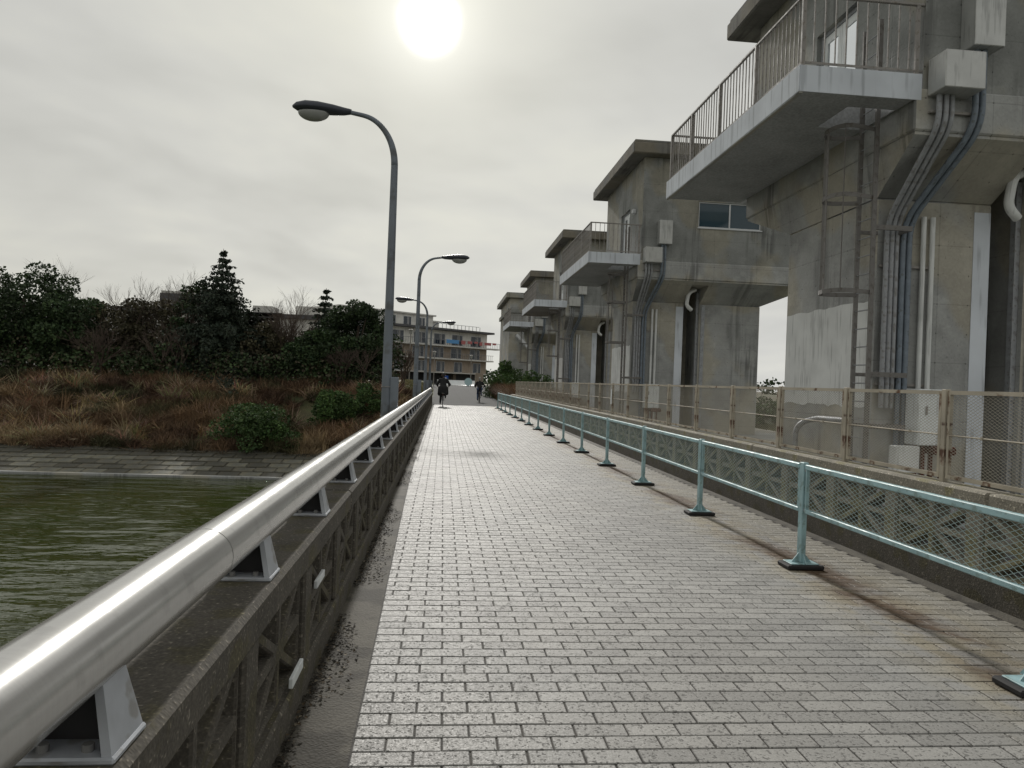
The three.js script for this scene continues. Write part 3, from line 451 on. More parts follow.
  for (const y of [3.08, 4.62, 5.72]) { const a = hoopPts(y, 0.46), g = []; for (let i = 0; i < a.length - 1; i++) g.push(flat(a[i], a[i + 1].clone(), 0.006, 0.006)); for (const q of g) q.dispose?.(); const ring = []; for (let i = 0; i < a.length - 1; i++) { const A = a[i], Bq = a[i + 1], dir = new THREE.Vector3().subVectors(Bq, A), l = dir.length(), bx = new THREE.BoxGeometry(l * 1.04, 0.07, 0.008); bx.rotateY(Math.atan2(-dir.z, dir.x)); bx.translate((A.x + Bq.x) / 2, y, (A.z + Bq.z) / 2); ring.push(bx); } mesh('cage_hoop', ring, M.ladderSteel, Ld); }
  for (const q of [0.28, 0.5, 0.72]) { const A = q * Math.PI; mesh('cage_strap', [box(-0.03, 0.03, 3.05, 5.75, -0.004, 0.004).rotateY(A).translate(lx - 0.03 - hoopX(A) + 0.008, 0, -((la + lb) / 2 - hoopZ(A)))], M.ladderSteel, Ld); }
  for (const y of [0.9, 1.75, 4.15]) { mesh('wall_bracket', [box(lx + 0.02, px0 + 0.35, y - 0.04, y + 0.04, la + 0.03, la + 0.075), box(px0 + 0.302, px0 + 0.348, y - 0.038, y + 0.038, la + 0.073, pz0 + 0.02)], M.ladderSteel, Ld); mesh('wall_bracket', [box(lx + 0.02, px0 + 0.02, y - 0.03, y + 0.03, lb + 0.02, lb + 0.06)], M.ladderSteel, Ld); }
  // cable boxes and conduits
  const cb = part('cable_box', t); mesh('box_shell', [box(7.24, 7.88, 6.02, 6.58, zn - 0.42, zn - 0.004, 0.012)], M.boxGrey, cb);
  const cb2 = part('cable_box', t); mesh('box_shell', [box(7.78, 8.27, 6.74, 7.62, wz0 - 0.34, wz0 - 0.003, 0.012)], M.boxGrey, cb2);
  const pipes = [[7.36, 7.33, 0.042, 'galv'], [7.47, 7.42, 0.042, 'galv'], [7.57, 7.51, 0.036, 'galv'], [7.945, 7.62, 0.046, 'bluePipe'], [8.06, 7.73, 0.046, 'bluePipe']];
  pipes.forEach(([xa, xb, r, m], i) => mesh('conduit', [tube([P(xa, i < 3 ? 6.03 : 6.76, zn - 0.12), P(xa, 5.55, zn - 0.12), P(xb, 4.35, pz0 - 0.10), P(xb, i < 3 ? 1.2 : -0.3, pz0 - 0.10)], r, 0.32, 10, 6)], M[m], t));
  for (const x of [8.00, 8.16]) mesh('conduit', [bar(P(x, -0.3, pz0 - 0.07), P(x, 4.45, pz0 - 0.07), 0.042, 0.042, 10)], M.paleRender, t);
  for (const y of [1.6, 3.6]) mesh('pipe_clamp', [box(7.26, 8.24, y - 0.02, y + 0.02, pz0 - 0.05, pz0 - 0.003)], M.galvDark, t);
  mesh('pipe_clamp', [box(7.26, 7.96, 5.76, 5.80, zn - 0.07, zn - 0.003)], M.galvDark, t);
  mesh('drain_pipe', [tube([P(9.62, 5.25, pz0 - 0.25), P(9.30, 5.12, pz0 - 0.42), P(9.22, 4.62, pz0 - 0.42), P(9.45, 4.45, pz0 - 0.36)], 0.075, 0.25, 12, 6)], M.paleRender, t);
  mesh('slot_guide', [box(s1 - 0.10, s1 - 0.004, -4, 5.2, pz0 + 0.10, pz0 + 0.22), box(s1 + 0.06, s1 + 0.20, -4, 4.7, pz0 - 0.05, pz0 - 0.003)], M.galv, t);
  mesh('slot_edge', [box(s0 - 0.30, s0 - 0.004, -4, 4.6, pz0 - 0.012, pz0 - 0.002)], M.whitePaint, t);
  { const g = new THREE.PlaneGeometry(pz1 - pz0 - 0.1, 1.85, 40, 8); const p = g.attributes.position, R = rng(77); for (let i = 0; i < p.count; i++) { if (p.getY(i) > 0.92) p.setY(i, p.getY(i) + (fb(p.getX(i) * 3, 1, 3, 4) - 0.5) * 0.06); if (p.getY(i) < -0.92) p.setY(i, p.getY(i) + (fb(p.getX(i) * 4, 7, 4, 4) - 0.5) * 0.16); } g.rotateY(-Math.PI / 2); g.translate(px0 - 0.004, 2.1, -(pz0 + pz1) / 2); mesh('painted_patch', [g], M.paleRender, t); }
  return t;
}
const tower = gateTower();
['second nearest grey concrete gate tower, its window half hidden by the nearest tower', 'third gate tower counted from the right, middle of the row', 'fourth and last balcony gate tower, small, above the shrubs']
  .forEach((l, i) => copy(tower, l, [0, 0, 16.3 * (i + 1)]));
{ // plain tower at the end of the row
  const t = thing('stair_tower', 'plain concrete tower without balcony at the far left end of the row', 'tower'); mesh('wall', [box(6.6, 16, -4, 10.1, 76, 88, 0.03)], M.concrete, t); const rf = mesh('roof', [box(6.15, 16.5, 10.102, 10.55, 75.5, 88.8, 0.03)], M.concreteDark, t); mesh('roof_edge', [box(6.2, 16.4, 10.552, 10.65, 75.6, 88.7)], M.roofEdge, rf); mesh('head_beam', [box(6.4, 16.2, 8.6, 9.0, 75.8, 88.2)], M.concreteDark, t);
}
{ // added pipe, hidden below the parapet top, darkens the star openings from behind
  const o = thing('added_backing_pipe', 'fat dark pipe added outside the right parapet so that its openings look shaded', 'pipe'); for (let z = -3; z < 38; z += 6) mesh('pipe_length', [bar(P(4.55, 0.08, z), P(4.55, 0.08, z + 5.98), 0.40, 0.40, 24)], M.rubber, o); for (let z = 0; z < 38; z += 6) mesh('saddle', [box(4.04, 5.0, -0.55, -0.30, z + 2.8, z + 3.2)], M.galvDark, o);
}
{ // service platform on the gate line
  const o = mesh('service_platform', [box(6.2, 14.5, -0.85, -0.30, 2, 41, 0.02)], M.concrete); tag(o, 'grey concrete service platform at the foot of the gate towers', 'platform');
  const cab = thing('control_cabinet', 'white control cabinet with red base at the foot of the nearest tower', 'cabinet', [0, -0.3, 0], 0, 'cabinets at the tower feet');
  const zc = 11.35; mesh('cabinet_body', [box(7.70, 8.24, 0.92, 1.84, zc, zc + 0.35, 0.012)], M.doorWhite, cab); mesh('door_handle', [box(7.82, 7.85, 1.42, 1.56, zc - 0.02, zc - 0.002)], M.galvDark, cab); mesh('red_base', [box(7.95, 8.32, 0.78, 0.915, zc - 0.1, zc + 0.3, 0.02)], M.rust, cab);
  for (const x of [7.75, 7.88, 8.02, 8.2]) mesh('leg', [box(x - 0.025, x + 0.025, 0, x > 7.95 ? 0.776 : 0.918, zc + 0.1, zc + 0.15)], M.rust, cab);
  copy(cab, 'white control cabinet with red base at the foot of the second tower', [0, -0.3, 16.3]); copy(cab, 'white control cabinet with red base at the foot of the third tower', [0, -0.3, 32.6]);
  const jb = thing('junction_box', 'pale square junction box beside the ladder foot of the nearest tower', 'box', [0, -0.3, 0]); mesh('box_shell', [box(7.18, 7.58, 0.50, 0.92, 11.1, 11.3, 0.01)], M.paleRender, jb); for (const x of [7.25, 7.5]) mesh('leg', [box(x - 0.02, x + 0.02, 0, 0.498, 11.18, 11.22)], M.galvDark, jb);
  const bp = mesh('bent_pipe', [tube([P(6.75, -0.302, 13.6), P(6.75, 0.80, 13.6), P(6.95, 0.95, 13.2), P(7.0, 0.95, 12.3)], 0.05, 0.3, 10)], M.galv); tag(bp, 'grey bent pipe in front of the nearest tower, behind the mesh fence', 'pipe');
  // steel stair by the fifth tower
  const zz = 75.85, st = thing('steel_stair', 'pale steel staircase climbing the near wall of the plain end tower', 'staircase'); 
  const a = [7.3, 6.3], b = [10.3, 3.3]; for (const d of [0, -0.9]) { mesh('stringer', [flat(P(a[0], a[1], zz + d), P(b[0], b[1], zz + d), 0.25, 0.06)], M.frameWhite, st); mesh('hand_rail', [bar(P(a[0], a[1] + 1, zz + d), P(b[0], b[1] + 1, zz + d), 0.04)], M.frameWhite, st); }
  for (let i = 0; i < 13; i++) mesh('tread', [box(lerp(a[0], b[0], i / 12) - 0.12, lerp(a[0], b[0], i / 12) + 0.12, lerp(a[1], b[1], i / 12) - 0.03, lerp(a[1], b[1], i / 12), zz - 0.86, zz - 0.04)], M.galv, st);
  mesh('landing', [box(10.2, 11.6, 3.2, 3.28, zz - 0.95, zz + 0.1)], M.galv, st); for (const x of [10.25, 11.5]) mesh('column', [box(x - 0.06, x + 0.06, -2.8, 3.198, zz - 0.9, zz - 0.78)], M.frameWhite, st);
}
// ---------------------------------------------------------------- street lamps
function streetLamp(label, z, side, y0 = -0.4, sy = 1) {
  const o = thing('street_lamp', label, 'lamp', [-0.95, 0, z], 0, 'bent-arm street lamps along the bridge'); const s = side;
  const pts = [new THREE.Vector3(0, 5.0, 0)]; for (let i = 1; i <= 10; i++) { const a = i / 10 * Math.PI * 0.47; pts.push(new THREE.Vector3(s * 0.62 * (1 - Math.cos(a)), 5.0 + 0.82 * Math.sin(a), 0)); } pts.push(new THREE.Vector3(s * 0.86, 5.865, 0));
  mesh('pole', [bar(new THREE.Vector3(0, y0, 0), new THREE.Vector3(0, 5.0, 0), 0.092, 0.058, 20)], M.lampPole, o);
  mesh('arm', [tube(pts, t => lerp(0.058, 0.036, t), 0.05, 14, 2)], M.lampPole, o);
  // head: teardrop shell
  const hx = s * 0.75, H = part('lamp_head', o); const prof = [[0, 0.05], [0.12, 0.075], [0.3, 0.115], [0.55, 0.15], [0.75, 0.15], [0.9, 0.10], [0.97, 0.03]]; const pos = [], idx = [], n = 20;
  prof.forEach(([d, r], i) => { const flatB = sstep(0.1, 0.45, d); for (let k = 0; k < n; k++) { const A = k / n * 2 * Math.PI, yy = Math.sin(A); pos.push(hx + s * d, 5.865 + 0.02 * d + (yy > 0 ? yy * r * 0.75 : yy * r * lerp(1, 0.55, flatB)), Math.cos(A) * r * lerp(0.9, 1.15, flatB)); } if (i) for (let k = 0; k < n; k++) { const a = (i - 1) * n + k, b = (i - 1) * n + (k + 1) % n; idx.push(a, b, a + n, b, b + n, a + n); } });
  for (const e of [0, prof.length - 1]) { const c = pos.length / 3; pos.push(hx + s * prof[e][0], 5.865 + 0.02 * prof[e][0], 0); for (let k = 0; k < n; k++) idx.push(c, e * n + k, e * n + (k + 1) % n); }
  const g = new THREE.BufferGeometry(); g.setAttribute('position', new THREE.Float32BufferAttribute(pos, 3)); g.setIndex(idx); g.computeVertexNormals(); mesh('shell', [g], M.lampHead, H);
  const ln = new THREE.SphereGeometry(0.15, 20, 8, 0, 2 * Math.PI, Math.PI / 2, Math.PI / 2); ln.scale(1.75, 1.0, 0.95); ln.translate(hx + s * 0.62, 5.81, 0); mesh('lens', [ln], M.lens, H);
  mesh('pole_box', [box(0.06, 0.20, 0.62, 1.42, -0.07, 0.07, 0.012)], M.lampPole, o);
  for (const y of [0.75, 1.25]) mesh('strap', [new THREE.TorusGeometry(0.088, 0.008, 6, 20).rotateX(Math.PI / 2).translate(0, y, 0)], M.galvDark, o);
  o.scale.y = sy;
  mesh('mount', [box(-0.12, WL0 - 0.06 + 0.95 + 0.05, y0 - 0.1, y0, -0.14, 0.14, 0.01)], M.galv, o);
  return o;
}
streetLamp('nearest and tallest looking street lamp, arm bent left over the river', 12.7, -1);
streetLamp('second street lamp on the left parapet, arm bent right over the walkway', 26, 1, -0.4, 0.97);
streetLamp('third street lamp on the left, smaller, arm bent left over the bank', 39.6, -1, -0.4, 0.955);
streetLamp('farthest bent-arm street lamp, small, its head in front of the apartment block', 53, 1, 0.05, 0.94);
// ---------------------------------------------------------------- vegetation
function leafSoup(R, clumps, n, size, col, long = 1, droop = 0) { // folded leaf faces spread through clumps
  const pos = [], cl = []; const tot = clumps.reduce((s, c) => s + c[3] * c[4] * c[5], 0); const d = new THREE.Vector3(), a = new THREE.Vector3(), b = new THREE.Vector3(), c = new THREE.Vector3();
  for (const k of clumps) {
    const m = Math.max(6, Math.round(n * k[3] * k[4] * k[5] / tot)), tone = 0.65 + 0.7 * R();
    for (let i = 0; i < m; i++) {
      d.set(R() * 2 - 1, R() * 2 - 1, R() * 2 - 1); if (d.lengthSq() > 1) d.normalize(); const rr = Math.pow(d.length(), 0.45); d.normalize().multiplyScalar(rr);
      const x = k[0] + d.x * k[3], y = k[1] + d.y * k[4], z = k[2] + d.z * k[5], s = size * (0.6 + 0.8 * R());
      a.set(R() - 0.5, (R() - 0.5) * 0.8 - droop, R() - 0.5).normalize().multiplyScalar(s * long); b.set(R() - 0.5, R() - 0.5, R() - 0.5).cross(a).normalize().multiplyScalar(s * 0.42); c.crossVectors(a, b).normalize().multiplyScalar(s * 0.16);
      pos.push(x, y, z, x + a.x * 0.5 + b.x + c.x, y + a.y * 0.5 + b.y + c.y, z + a.z * 0.5 + b.z + c.z, x + a.x, y + a.y, z + a.z, x, y, z, x + a.x, y + a.y, z + a.z, x + a.x * 0.5 - b.x + c.x, y + a.y * 0.5 - b.y + c.y, z + a.z * 0.5 - b.z + c.z);
      const t = tone * (0.75 + 0.5 * R()), cc = col(R()); for (let q = 0; q < 6; q++) cl.push(cc[0] * t, cc[1] * t, cc[2] * t);
    }
  }
  const g = new THREE.BufferGeometry(); g.setAttribute('position', new THREE.Float32BufferAttribute(pos, 3)); g.setAttribute('color', new THREE.Float32BufferAttribute(cl, 3)); g.computeVertexNormals(); return g;
}
const pxX = (px, z) => z * Math.tan(Math.atan((px - 512) / 740) + YAW);                    // metres right of the bridge line for something seen at that column
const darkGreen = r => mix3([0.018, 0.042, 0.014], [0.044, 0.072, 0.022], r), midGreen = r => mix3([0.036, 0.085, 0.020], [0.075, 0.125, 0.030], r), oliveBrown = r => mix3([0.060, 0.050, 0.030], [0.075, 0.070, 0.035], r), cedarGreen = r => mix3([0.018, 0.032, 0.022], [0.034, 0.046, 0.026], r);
function grow(R, out, a, dir, len, r, depth, spread) { // bare limbs
  const b = a.clone().addScaledVector(dir, len); out.push(bar(a, b, r, r * 0.68, depth > 2 ? 6 : depth > 0 ? 4 : 3, false)); if (!depth) return;
  const n = depth > 3 ? 3 : 2 + (R() < 0.55 ? 1 : 0);
  for (let i = 0; i < n; i++) { const d = dir.clone().add(new THREE.Vector3((R() - 0.5) * spread, (R() - 0.35) * spread * 0.6, (R() - 0.5) * spread)).normalize(); const st = a.clone().lerp(b, i === 0 ? 1 : 0.55 + 0.45 * R()); grow(R, out, st, d, len * (0.62 + 0.25 * R()), r * 0.62, depth - 1, spread * 1.05); }
}
function broadTree(name, label, x, z, h, rad, seed, col, n = 7000, group) {
  const R = rng(seed), y0 = ground(x, z), t = thing(name, label, 'tree', [x, y0, z], 0, group), H = h - y0;
  n *= 1.9; const limbs = []; for (let i = 0; i < 6; i++) { const a = R() * 6.28; limbs.push(bar(new THREE.Vector3(0, H * 0.25, 0), new THREE.Vector3(Math.cos(a) * rad * 0.6, H * (0.5 + 0.3 * R()), Math.sin(a) * rad * 0.6), 0.10, 0.03, 5, false)); }
  mesh('trunk', [bar(new THREE.Vector3(0, -0.2, 0), new THREE.Vector3((R() - 0.5) * 0.4, H * 0.7, 0), 0.2, 0.08, 8), ...limbs], M.bark, t);
  const cl = []; const cy = H * 0.56, ry = H * 0.44;
  for (let i = 0; i < 60; i++) { const a = R() * 6.28, u = R() * 1.9 - 0.9, s = Math.sqrt(Math.max(0, 1 - u * u)), k = 0.55 + 0.42 * R(), q = (0.26 + 0.2 * R()) * rad * 0.72; cl.push([Math.cos(a) * s * rad * k, Math.max(q * 0.5, cy + u * ry * k * 0.95), Math.sin(a) * s * rad * k, q, q * 0.72, q]); }
  mesh('crown', [leafSoup(R, cl, n, 0.17, col)], M.leaf, t, true); return t;
}
function conifer(label, x, z, h, rad, seed, tiers, n, bottom = 0.1) {
  const R = rng(seed), y0 = ground(x, z), t = thing('conifer_tree', label, 'tree', [x, y0, z]), H = h - y0, cl = [], br = [];
  for (let i = 0; i < tiers; i++) { const f = i / (tiers - 1), y = H * lerp(bottom, 0.965, f), L0 = rad * Math.pow(1 - f, 1.0) * (0.65 + 0.6 * R()) + 0.10, nb = f > 0.85 ? 4 : 7;
    for (let k = 0; k < nb; k++) { const a = k / nb * 6.28 + i * 1.3 + R() * 0.6, L = L0 * (0.65 + 0.45 * R()), up = 0.18 * L, dx = Math.cos(a), dz = Math.sin(a); br.push(bar(new THREE.Vector3(0, y, 0), new THREE.Vector3(dx * L, y + up * 0.2 - 0.12 * L, dz * L), 0.035 * (1 - f) + 0.01, 0.006, 4, false));
      for (let q = 0.2; q <= 1; q += 0.16) { const w = 0.05 + 0.19 * L * (1.15 - q); cl.push([dx * L * q, y - 0.12 * L * q * q + 0.03, dz * L * q, w, 0.05 + 0.07 * L, w]); } } }
  mesh('trunk', [bar(new THREE.Vector3(0, -0.2, 0), new THREE.Vector3(0, H, 0), 0.16, 0.012, 8), ...br], M.bark, t);
  mesh('crown', [leafSoup(R, cl, n, 0.15, cedarGreen, 1.5, 0.25)], M.leaf, t, true); return t;
}
function bareTree(label, x, z, h, seed, trunks = 1, spread = 1.0, depth = 6) {
  const R = rng(seed), y0 = ground(x, z), t = thing('bare_tree', label, 'tree', [x, y0, z], 0, 'leafless trees on the bank'), H = h - y0, out = []; 
  for (let k = 0; k < trunks; k++) grow(R, out, new THREE.Vector3((R() - 0.5) * 0.5 * trunks, -0.1, (R() - 0.5) * 0.5), new THREE.Vector3((R() - 0.5) * 0.3, 1, (R() - 0.5) * 0.3).normalize(), H * 0.30, 0.075, depth, spread);
  const tr = out.filter((g, i) => i % 9 === -1); mesh('branches', out, M.twig, t); return t;
}
function bush(name, label, x, z, rx, ry, seed, col, n, y0 = ground(x, z), size = 0.11) {
  const R = rng(seed), t = thing(name, label, 'bush', [x, y0, z]), cl = []; for (let i = 0; i < 34; i++) { const a = R() * 6.28, u = R(), s = Math.sqrt(1 - u * u), k = 0.5 + 0.45 * R(), q = 0.28 * rx * (0.8 + 0.6 * R()); cl.push([Math.cos(a) * s * rx * k, q * 0.4 + u * ry * k, Math.sin(a) * s * rx * k, q, q * 0.8, q]); }
  const st = []; for (let i = 0; i < 7; i++) { const a = R() * 6.28; st.push(bar(new THREE.Vector3(0, -0.2, 0), new THREE.Vector3(Math.cos(a) * rx * 0.55, ry * 0.65, Math.sin(a) * rx * 0.55), 0.025, 0.008, 4, false)); }
  mesh('stems', st, M.bark, t); mesh('foliage', [leafSoup(R, cl, n, size, col)], M.leaf, t, true); return t;
}
broadTree('evergreen_tree', 'tall dark rounded evergreen tree at the left edge of the photo', pxX(22, 50), 50, 8.0, 3.3, 101, darkGreen, 9000);
broadTree('evergreen_tree', 'dark evergreen tree standing outside the left edge of the photo', pxX(-60, 51), 51, 7.6, 3.4, 102, darkGreen, 7000);
broadTree('evergreen_tree', 'lower dark evergreen beside the tall one at the left edge', pxX(66, 49), 49, 6.2, 2.6, 103, darkGreen, 7000);
broadTree('evergreen_tree', 'olive brown half-bare tree left of the leafless trees', pxX(105, 50), 50, 5.9, 2.5, 104, oliveBrown, 4200);
broadTree('evergreen_tree', 'grey brown leafy tree in the middle of the left thicket', pxX(152, 51), 51, 6.1, 2.6, 105, oliveBrown, 4600);
broadTree('evergreen_tree', 'slim dark evergreen tree touching the left side of the tall conifer', pxX(192, 51), 51, 7.7, 1.5, 106, darkGreen, 5200);
broadTree('evergreen_tree', 'broad round dark evergreen tree just left of the nearest lamp pole', pxX(354, 49), 49, 6.45, 2.35, 107, darkGreen, 8500);
broadTree('evergreen_tree', 'lower dark evergreen tree between the small conifer and the nearest lamp pole', pxX(314, 48), 48, 4.4, 1.9, 108, darkGreen, 6500);
broadTree('evergreen_tree', 'olive brown scrubby tree right of the tall conifer', pxX(262, 50), 50, 5.1, 2.0, 109, oliveBrown, 3200);
conifer('tall dark pointed conifer rising highest above the left thicket', pxX(219, 49), 49, 9.3, 5.0, 111, 21, 42000, 0.04);
conifer('small sparse conifer with tiered branches behind the round evergreen', pxX(323, 56), 56, 7.9, 2.2, 112, 10, 4200, 0.40);
bareTree('leafless tree with fine crown above the olive tree, left', pxX(127, 49), 49, 7.5, 121, 1, 0.95);
bareTree('leafless tree with spreading twigs left of the tall conifer', pxX(172, 50), 50, 8.0, 122, 1, 1.0);
bareTree('leafless tree next to the tall evergreen at the left edge', pxX(52, 52), 52, 7.6, 123, 1, 1.1);
bareTree('leafless many-stemmed tree right of the tall conifer', pxX(285, 49), 49, 6.4, 124, 3, 1.0);
bareTree('leafless many-stemmed shrub in front of the round evergreen', pxX(352, 46.5), 46.5, 3.8, 125, 4, 1.3, 5);
bareTree('leafless shrub tree beside the road behind the second lamp', pxX(402, 56), 56, 4.2, 126, 3, 1.1, 5);
bareTree('leafless low tree in the dark middle of the left thicket', pxX(100, 46.5), 46.5, 4.6, 127, 3, 1.3, 5);
bareTree('leafless low tree below the tall conifer', pxX(165, 46.5), 46.5, 4.4, 128, 3, 1.3, 5);
bush('green_bush', 'leafy green bush low on the bank beside the revetment', pxX(259, 36.4), 36.4, 1.9, 1.75, 131, midGreen, 8500);
bush('green_bush', 'rounded dark green bush on the bank left of the nearest lamp pole', pxX(334, 39.5), 39.5, 1.25, 2.35, 132, midGreen, 7000);
bush('green_bush', 'small bright green bush right beside the foot of the nearest lamp pole', pxX(370, 41.5), 41.5, 1.1, 1.7, 133, midGreen, 5200);
bush('green_bush', 'taller conical green shrub beyond the fence end, left of the towers', pxX(501, 62), 62, 1.5, 3.0, 134, midGreen, 5200, 0.0 - 0.1, 0.14);
bush('green_bush', 'lower green shrub beyond the fence end, right of the conical one', pxX(519, 58), 58, 1.6, 2.6, 135, midGreen, 5200, 0.0 - 0.1, 0.14);
bush('green_bush', 'dark green shrub in front of the fourth tower', pxX(535, 54), 54, 1.5, 2.3, 136, midGreen, 4200, -0.2, 0.14);
bush('green_bush', 'green bush seen through the mesh fence between the two nearest towers', pxX(768, 52), 52, 2.6, 1.9, 137, midGreen, 6000, -1.2, 0.16);
bush('green_bush', 'green bush right of the one seen through the mesh fence', pxX(815, 56), 56, 3.0, 1.7, 138, darkGreen, 5000, -0.9, 0.16);
{ // undergrowth: dark scrub under the trees, one mass
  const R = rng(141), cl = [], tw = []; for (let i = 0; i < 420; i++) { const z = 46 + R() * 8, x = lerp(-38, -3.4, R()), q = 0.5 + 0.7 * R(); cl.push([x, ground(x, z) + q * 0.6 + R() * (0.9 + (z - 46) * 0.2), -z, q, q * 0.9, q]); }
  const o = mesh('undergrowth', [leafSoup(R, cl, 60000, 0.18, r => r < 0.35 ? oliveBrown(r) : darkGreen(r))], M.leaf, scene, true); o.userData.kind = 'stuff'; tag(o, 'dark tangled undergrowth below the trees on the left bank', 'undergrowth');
}
// dry grass on the banks
function blades(R, n, h, w, lean) { const pos = [], idx = []; for (let i = 0; i < n; i++) { const a = R() * 6.28, r = R() * 0.16, x = Math.cos(a) * r, z = Math.sin(a) * r, b = R() * 6.28, L = h * (0.55 + 0.6 * R()), k = lean * (0.3 + R()), px = Math.cos(b + 1.57) * w, pz = Math.sin(b + 1.57) * w, o = pos.length / 3; for (const [f, ww] of [[0, 1], [0.45, 0.85], [0.8, 0.5], [1, 0.08]]) { const bx = Math.cos(b) * L * k * f * f, bz = Math.sin(b) * L * k * f * f, y = L * f * (1 - 0.35 * k * f); pos.push(x + bx + px * ww, y, z + bz + pz * ww, x + bx - px * ww, y, z + bz - pz * ww); } for (let q = 0; q < 3; q++) idx.push(o + q * 2, o + q * 2 + 1, o + q * 2 + 2, o + q * 2 + 1, o + q * 2 + 3, o + q * 2 + 2); } const g = new THREE.BufferGeometry(); g.setAttribute('position', new THREE.Float32BufferAttribute(pos, 3)); g.setIndex(idx); g.computeVertexNormals(); return g; }
function grassField(name, label, spots, g) { const im = new THREE.InstancedMesh(g, M.grass, spots.length), m = new THREE.Matrix4(), q = new THREE.Quaternion(), e = new THREE.Euler(), c = new THREE.Color(); spots.forEach((s, i) => { e.set(s.tx || 0, s.a, s.tz || 0); q.setFromEuler(e); m.compose(new THREE.Vector3(s.x, s.y, -s.z), q, new THREE.Vector3(s.s, s.s * (s.k || 1), s.s)); im.setMatrixAt(i, m); c.setRGB(...s.c); im.setColorAt(i, c); }); im.name = name; im.castShadow = im.receiveShadow = true; im.userData.kind = 'stuff'; tag(im, label, 'grass'); scene.add(im); }
{
  const R = rng(151), A = blades(R, 26, 0.75, 0.011, 0.9), Bg = blades(R, 22, 0.30, 0.010, 0.7), sp = [], sp2 = [], sp3 = [];
  const tan = [0.21, 0.135, 0.075], straw = [0.36, 0.27, 0.16], brown = [0.095, 0.055, 0.034], green = [0.035, 0.05, 0.016];
  for (let i = 0; i < 11000; i++) { const z = 35.0 + R() * 12, x = lerp(-34, -1.9, Math.pow(R(), 0.8)); const n = fb(x * 0.35, z * 0.5, 3, 152), n2 = fb(x * 0.5 + 30, z * 0.6, 3, 153); if (fb(x * 0.8 + 11, z * 0.8, 3, 158) < 0.36 + 0.08 * R()) continue; let c = mix3(brown, tan, sstep(0.35, 0.62, n)); if (n2 > 0.56 && z < 42) c = mix3(c, straw, sstep(0.56, 0.68, n2)); if (fb(x * 0.4 + 70, z * 0.4, 2, 155) > 0.60) c = mix3(c, green, 0.7); const k = 0.55 + 0.9 * R(); c = c.map(v => v * k); sp.push({ x, y: ground(x, z) - 0.03, z, a: R() * 6.28, s: 0.6 + 0.9 * R() * R() + 0.25 * n2, k: 0.6 + 0.9 * n, tx: (R() - 0.5) * 0.9, tz: (R() - 0.5) * 0.9, c }); }
  for (let i = 0; i < 60; i++) { const z = 36 + R() * 9, x = lerp(-30, -3, R()), k = 0.8 + 0.5 * R(); for (let q = 0; q < 7; q++) { const xx = x + (R() - 0.5) * 1.1, zz = z + (R() - 0.5) * 0.8; sp.push({ x: xx, y: ground(xx, zz) - 0.03, z: zz, a: R() * 6.28, s: 1.1 + 0.7 * R(), k: 0.9, tx: (R() - 0.5) * 1.3, tz: (R() - 0.5) * 1.3, c: straw.map(v => v * k * (0.7 + 0.5 * R())) }); } }
  grassField('dry_bank_grass', 'dry tan and brown grass covering the left bank above the revetment', sp, A);
  for (let i = 0; i < 2600; i++) { const left = R() < 0.5, z = 42.6 + Math.pow(R(), 1.5) * 50, w = sstep(60, 120, z), x = left ? -0.85 - w - R() * 3.0 : 4.2 + 3 * w + R() * 2; const y = ground(x, z) - 0.02; sp2.push({ x, y, z, a: R() * 6.28, s: 0.6 + 0.5 * R(), c: mix3([0.10, 0.12, 0.03], straw, R() * (left ? 0.6 : 0.8)) }); }
  grassField('verge_grass', 'short yellow green grass along the road edges beyond the bridge', sp2, Bg);
  for (let i = 0; i < 3600; i++) { const z = 42.5 + R() * 20, x = 4.4 + R() * 3.8; const k = 0.6 + 0.7 * R(); sp3.push({ x, y: ground(x, z) - 0.05, z, a: R() * 6.28, s: 1.1 + 0.8 * R(), k: 1.3, tx: (R() - 0.5) * 0.4, tz: (R() - 0.5) * 0.4, c: mix3(tan, [0.17, 0.10, 0.06], R()).map(v => v * k) }); }
  grassField('dry_reeds', 'tall brown dry reeds beyond the end of the right fence', sp3, A);
}
{ // stepped revetment of concrete blocks
  const o = thing('revetment', 'low revetment of weathered concrete block courses at the waterline', 'revetment'); const R = rng(161), vs = [0, 1, 2, 3].map(i => { const d = 0.0 + R() * 0.02; return ready([box(-0.44, 0.44, -0.30, 0, -0.33, 0.33, 0.022 + d * 0.3)]); });
  const ms = [mat('block_a', { color: L3(0.42, 0.41, 0.34) }, concreteTx, 2.3, 0.012), mat('block_b', { color: L3(0.32, 0.305, 0.25) }, concreteTx, 2.3, 0.012), mat('block_c', { color: L3(0.20, 0.19, 0.15) }, concreteTx, 2.9, 0.012)];
  for (let r = 0; r < 6; r++) for (let k = 0; k < 36; k++) { const x = -1.6 - 0.9 * (k + (r % 2) * 0.5) - 0.03, z = 32.05 + r * 0.62, b = mesh('block', vs[Math.floor(R() * 4)], ms[r > 3 ? 2 : Math.floor(R() * 2.4)], o); b.position.set(x, -2.86 + r * 0.125 + (R() - 0.5) * 0.02, -z); b.rotation.x = 0.13 + (R() - 0.5) * 0.03; b.rotation.y = (R() - 0.5) * 0.012; }
  mesh('toe_beam', [box(-35, -1.2, -3.4, -2.90, 31.45, 31.70, 0.02)], M.concrete, o);
  mesh('toe_beam', [box(-35, -1.2, -3.6, -3.1, 35.5, 35.6)], M.concreteDark, o);
}
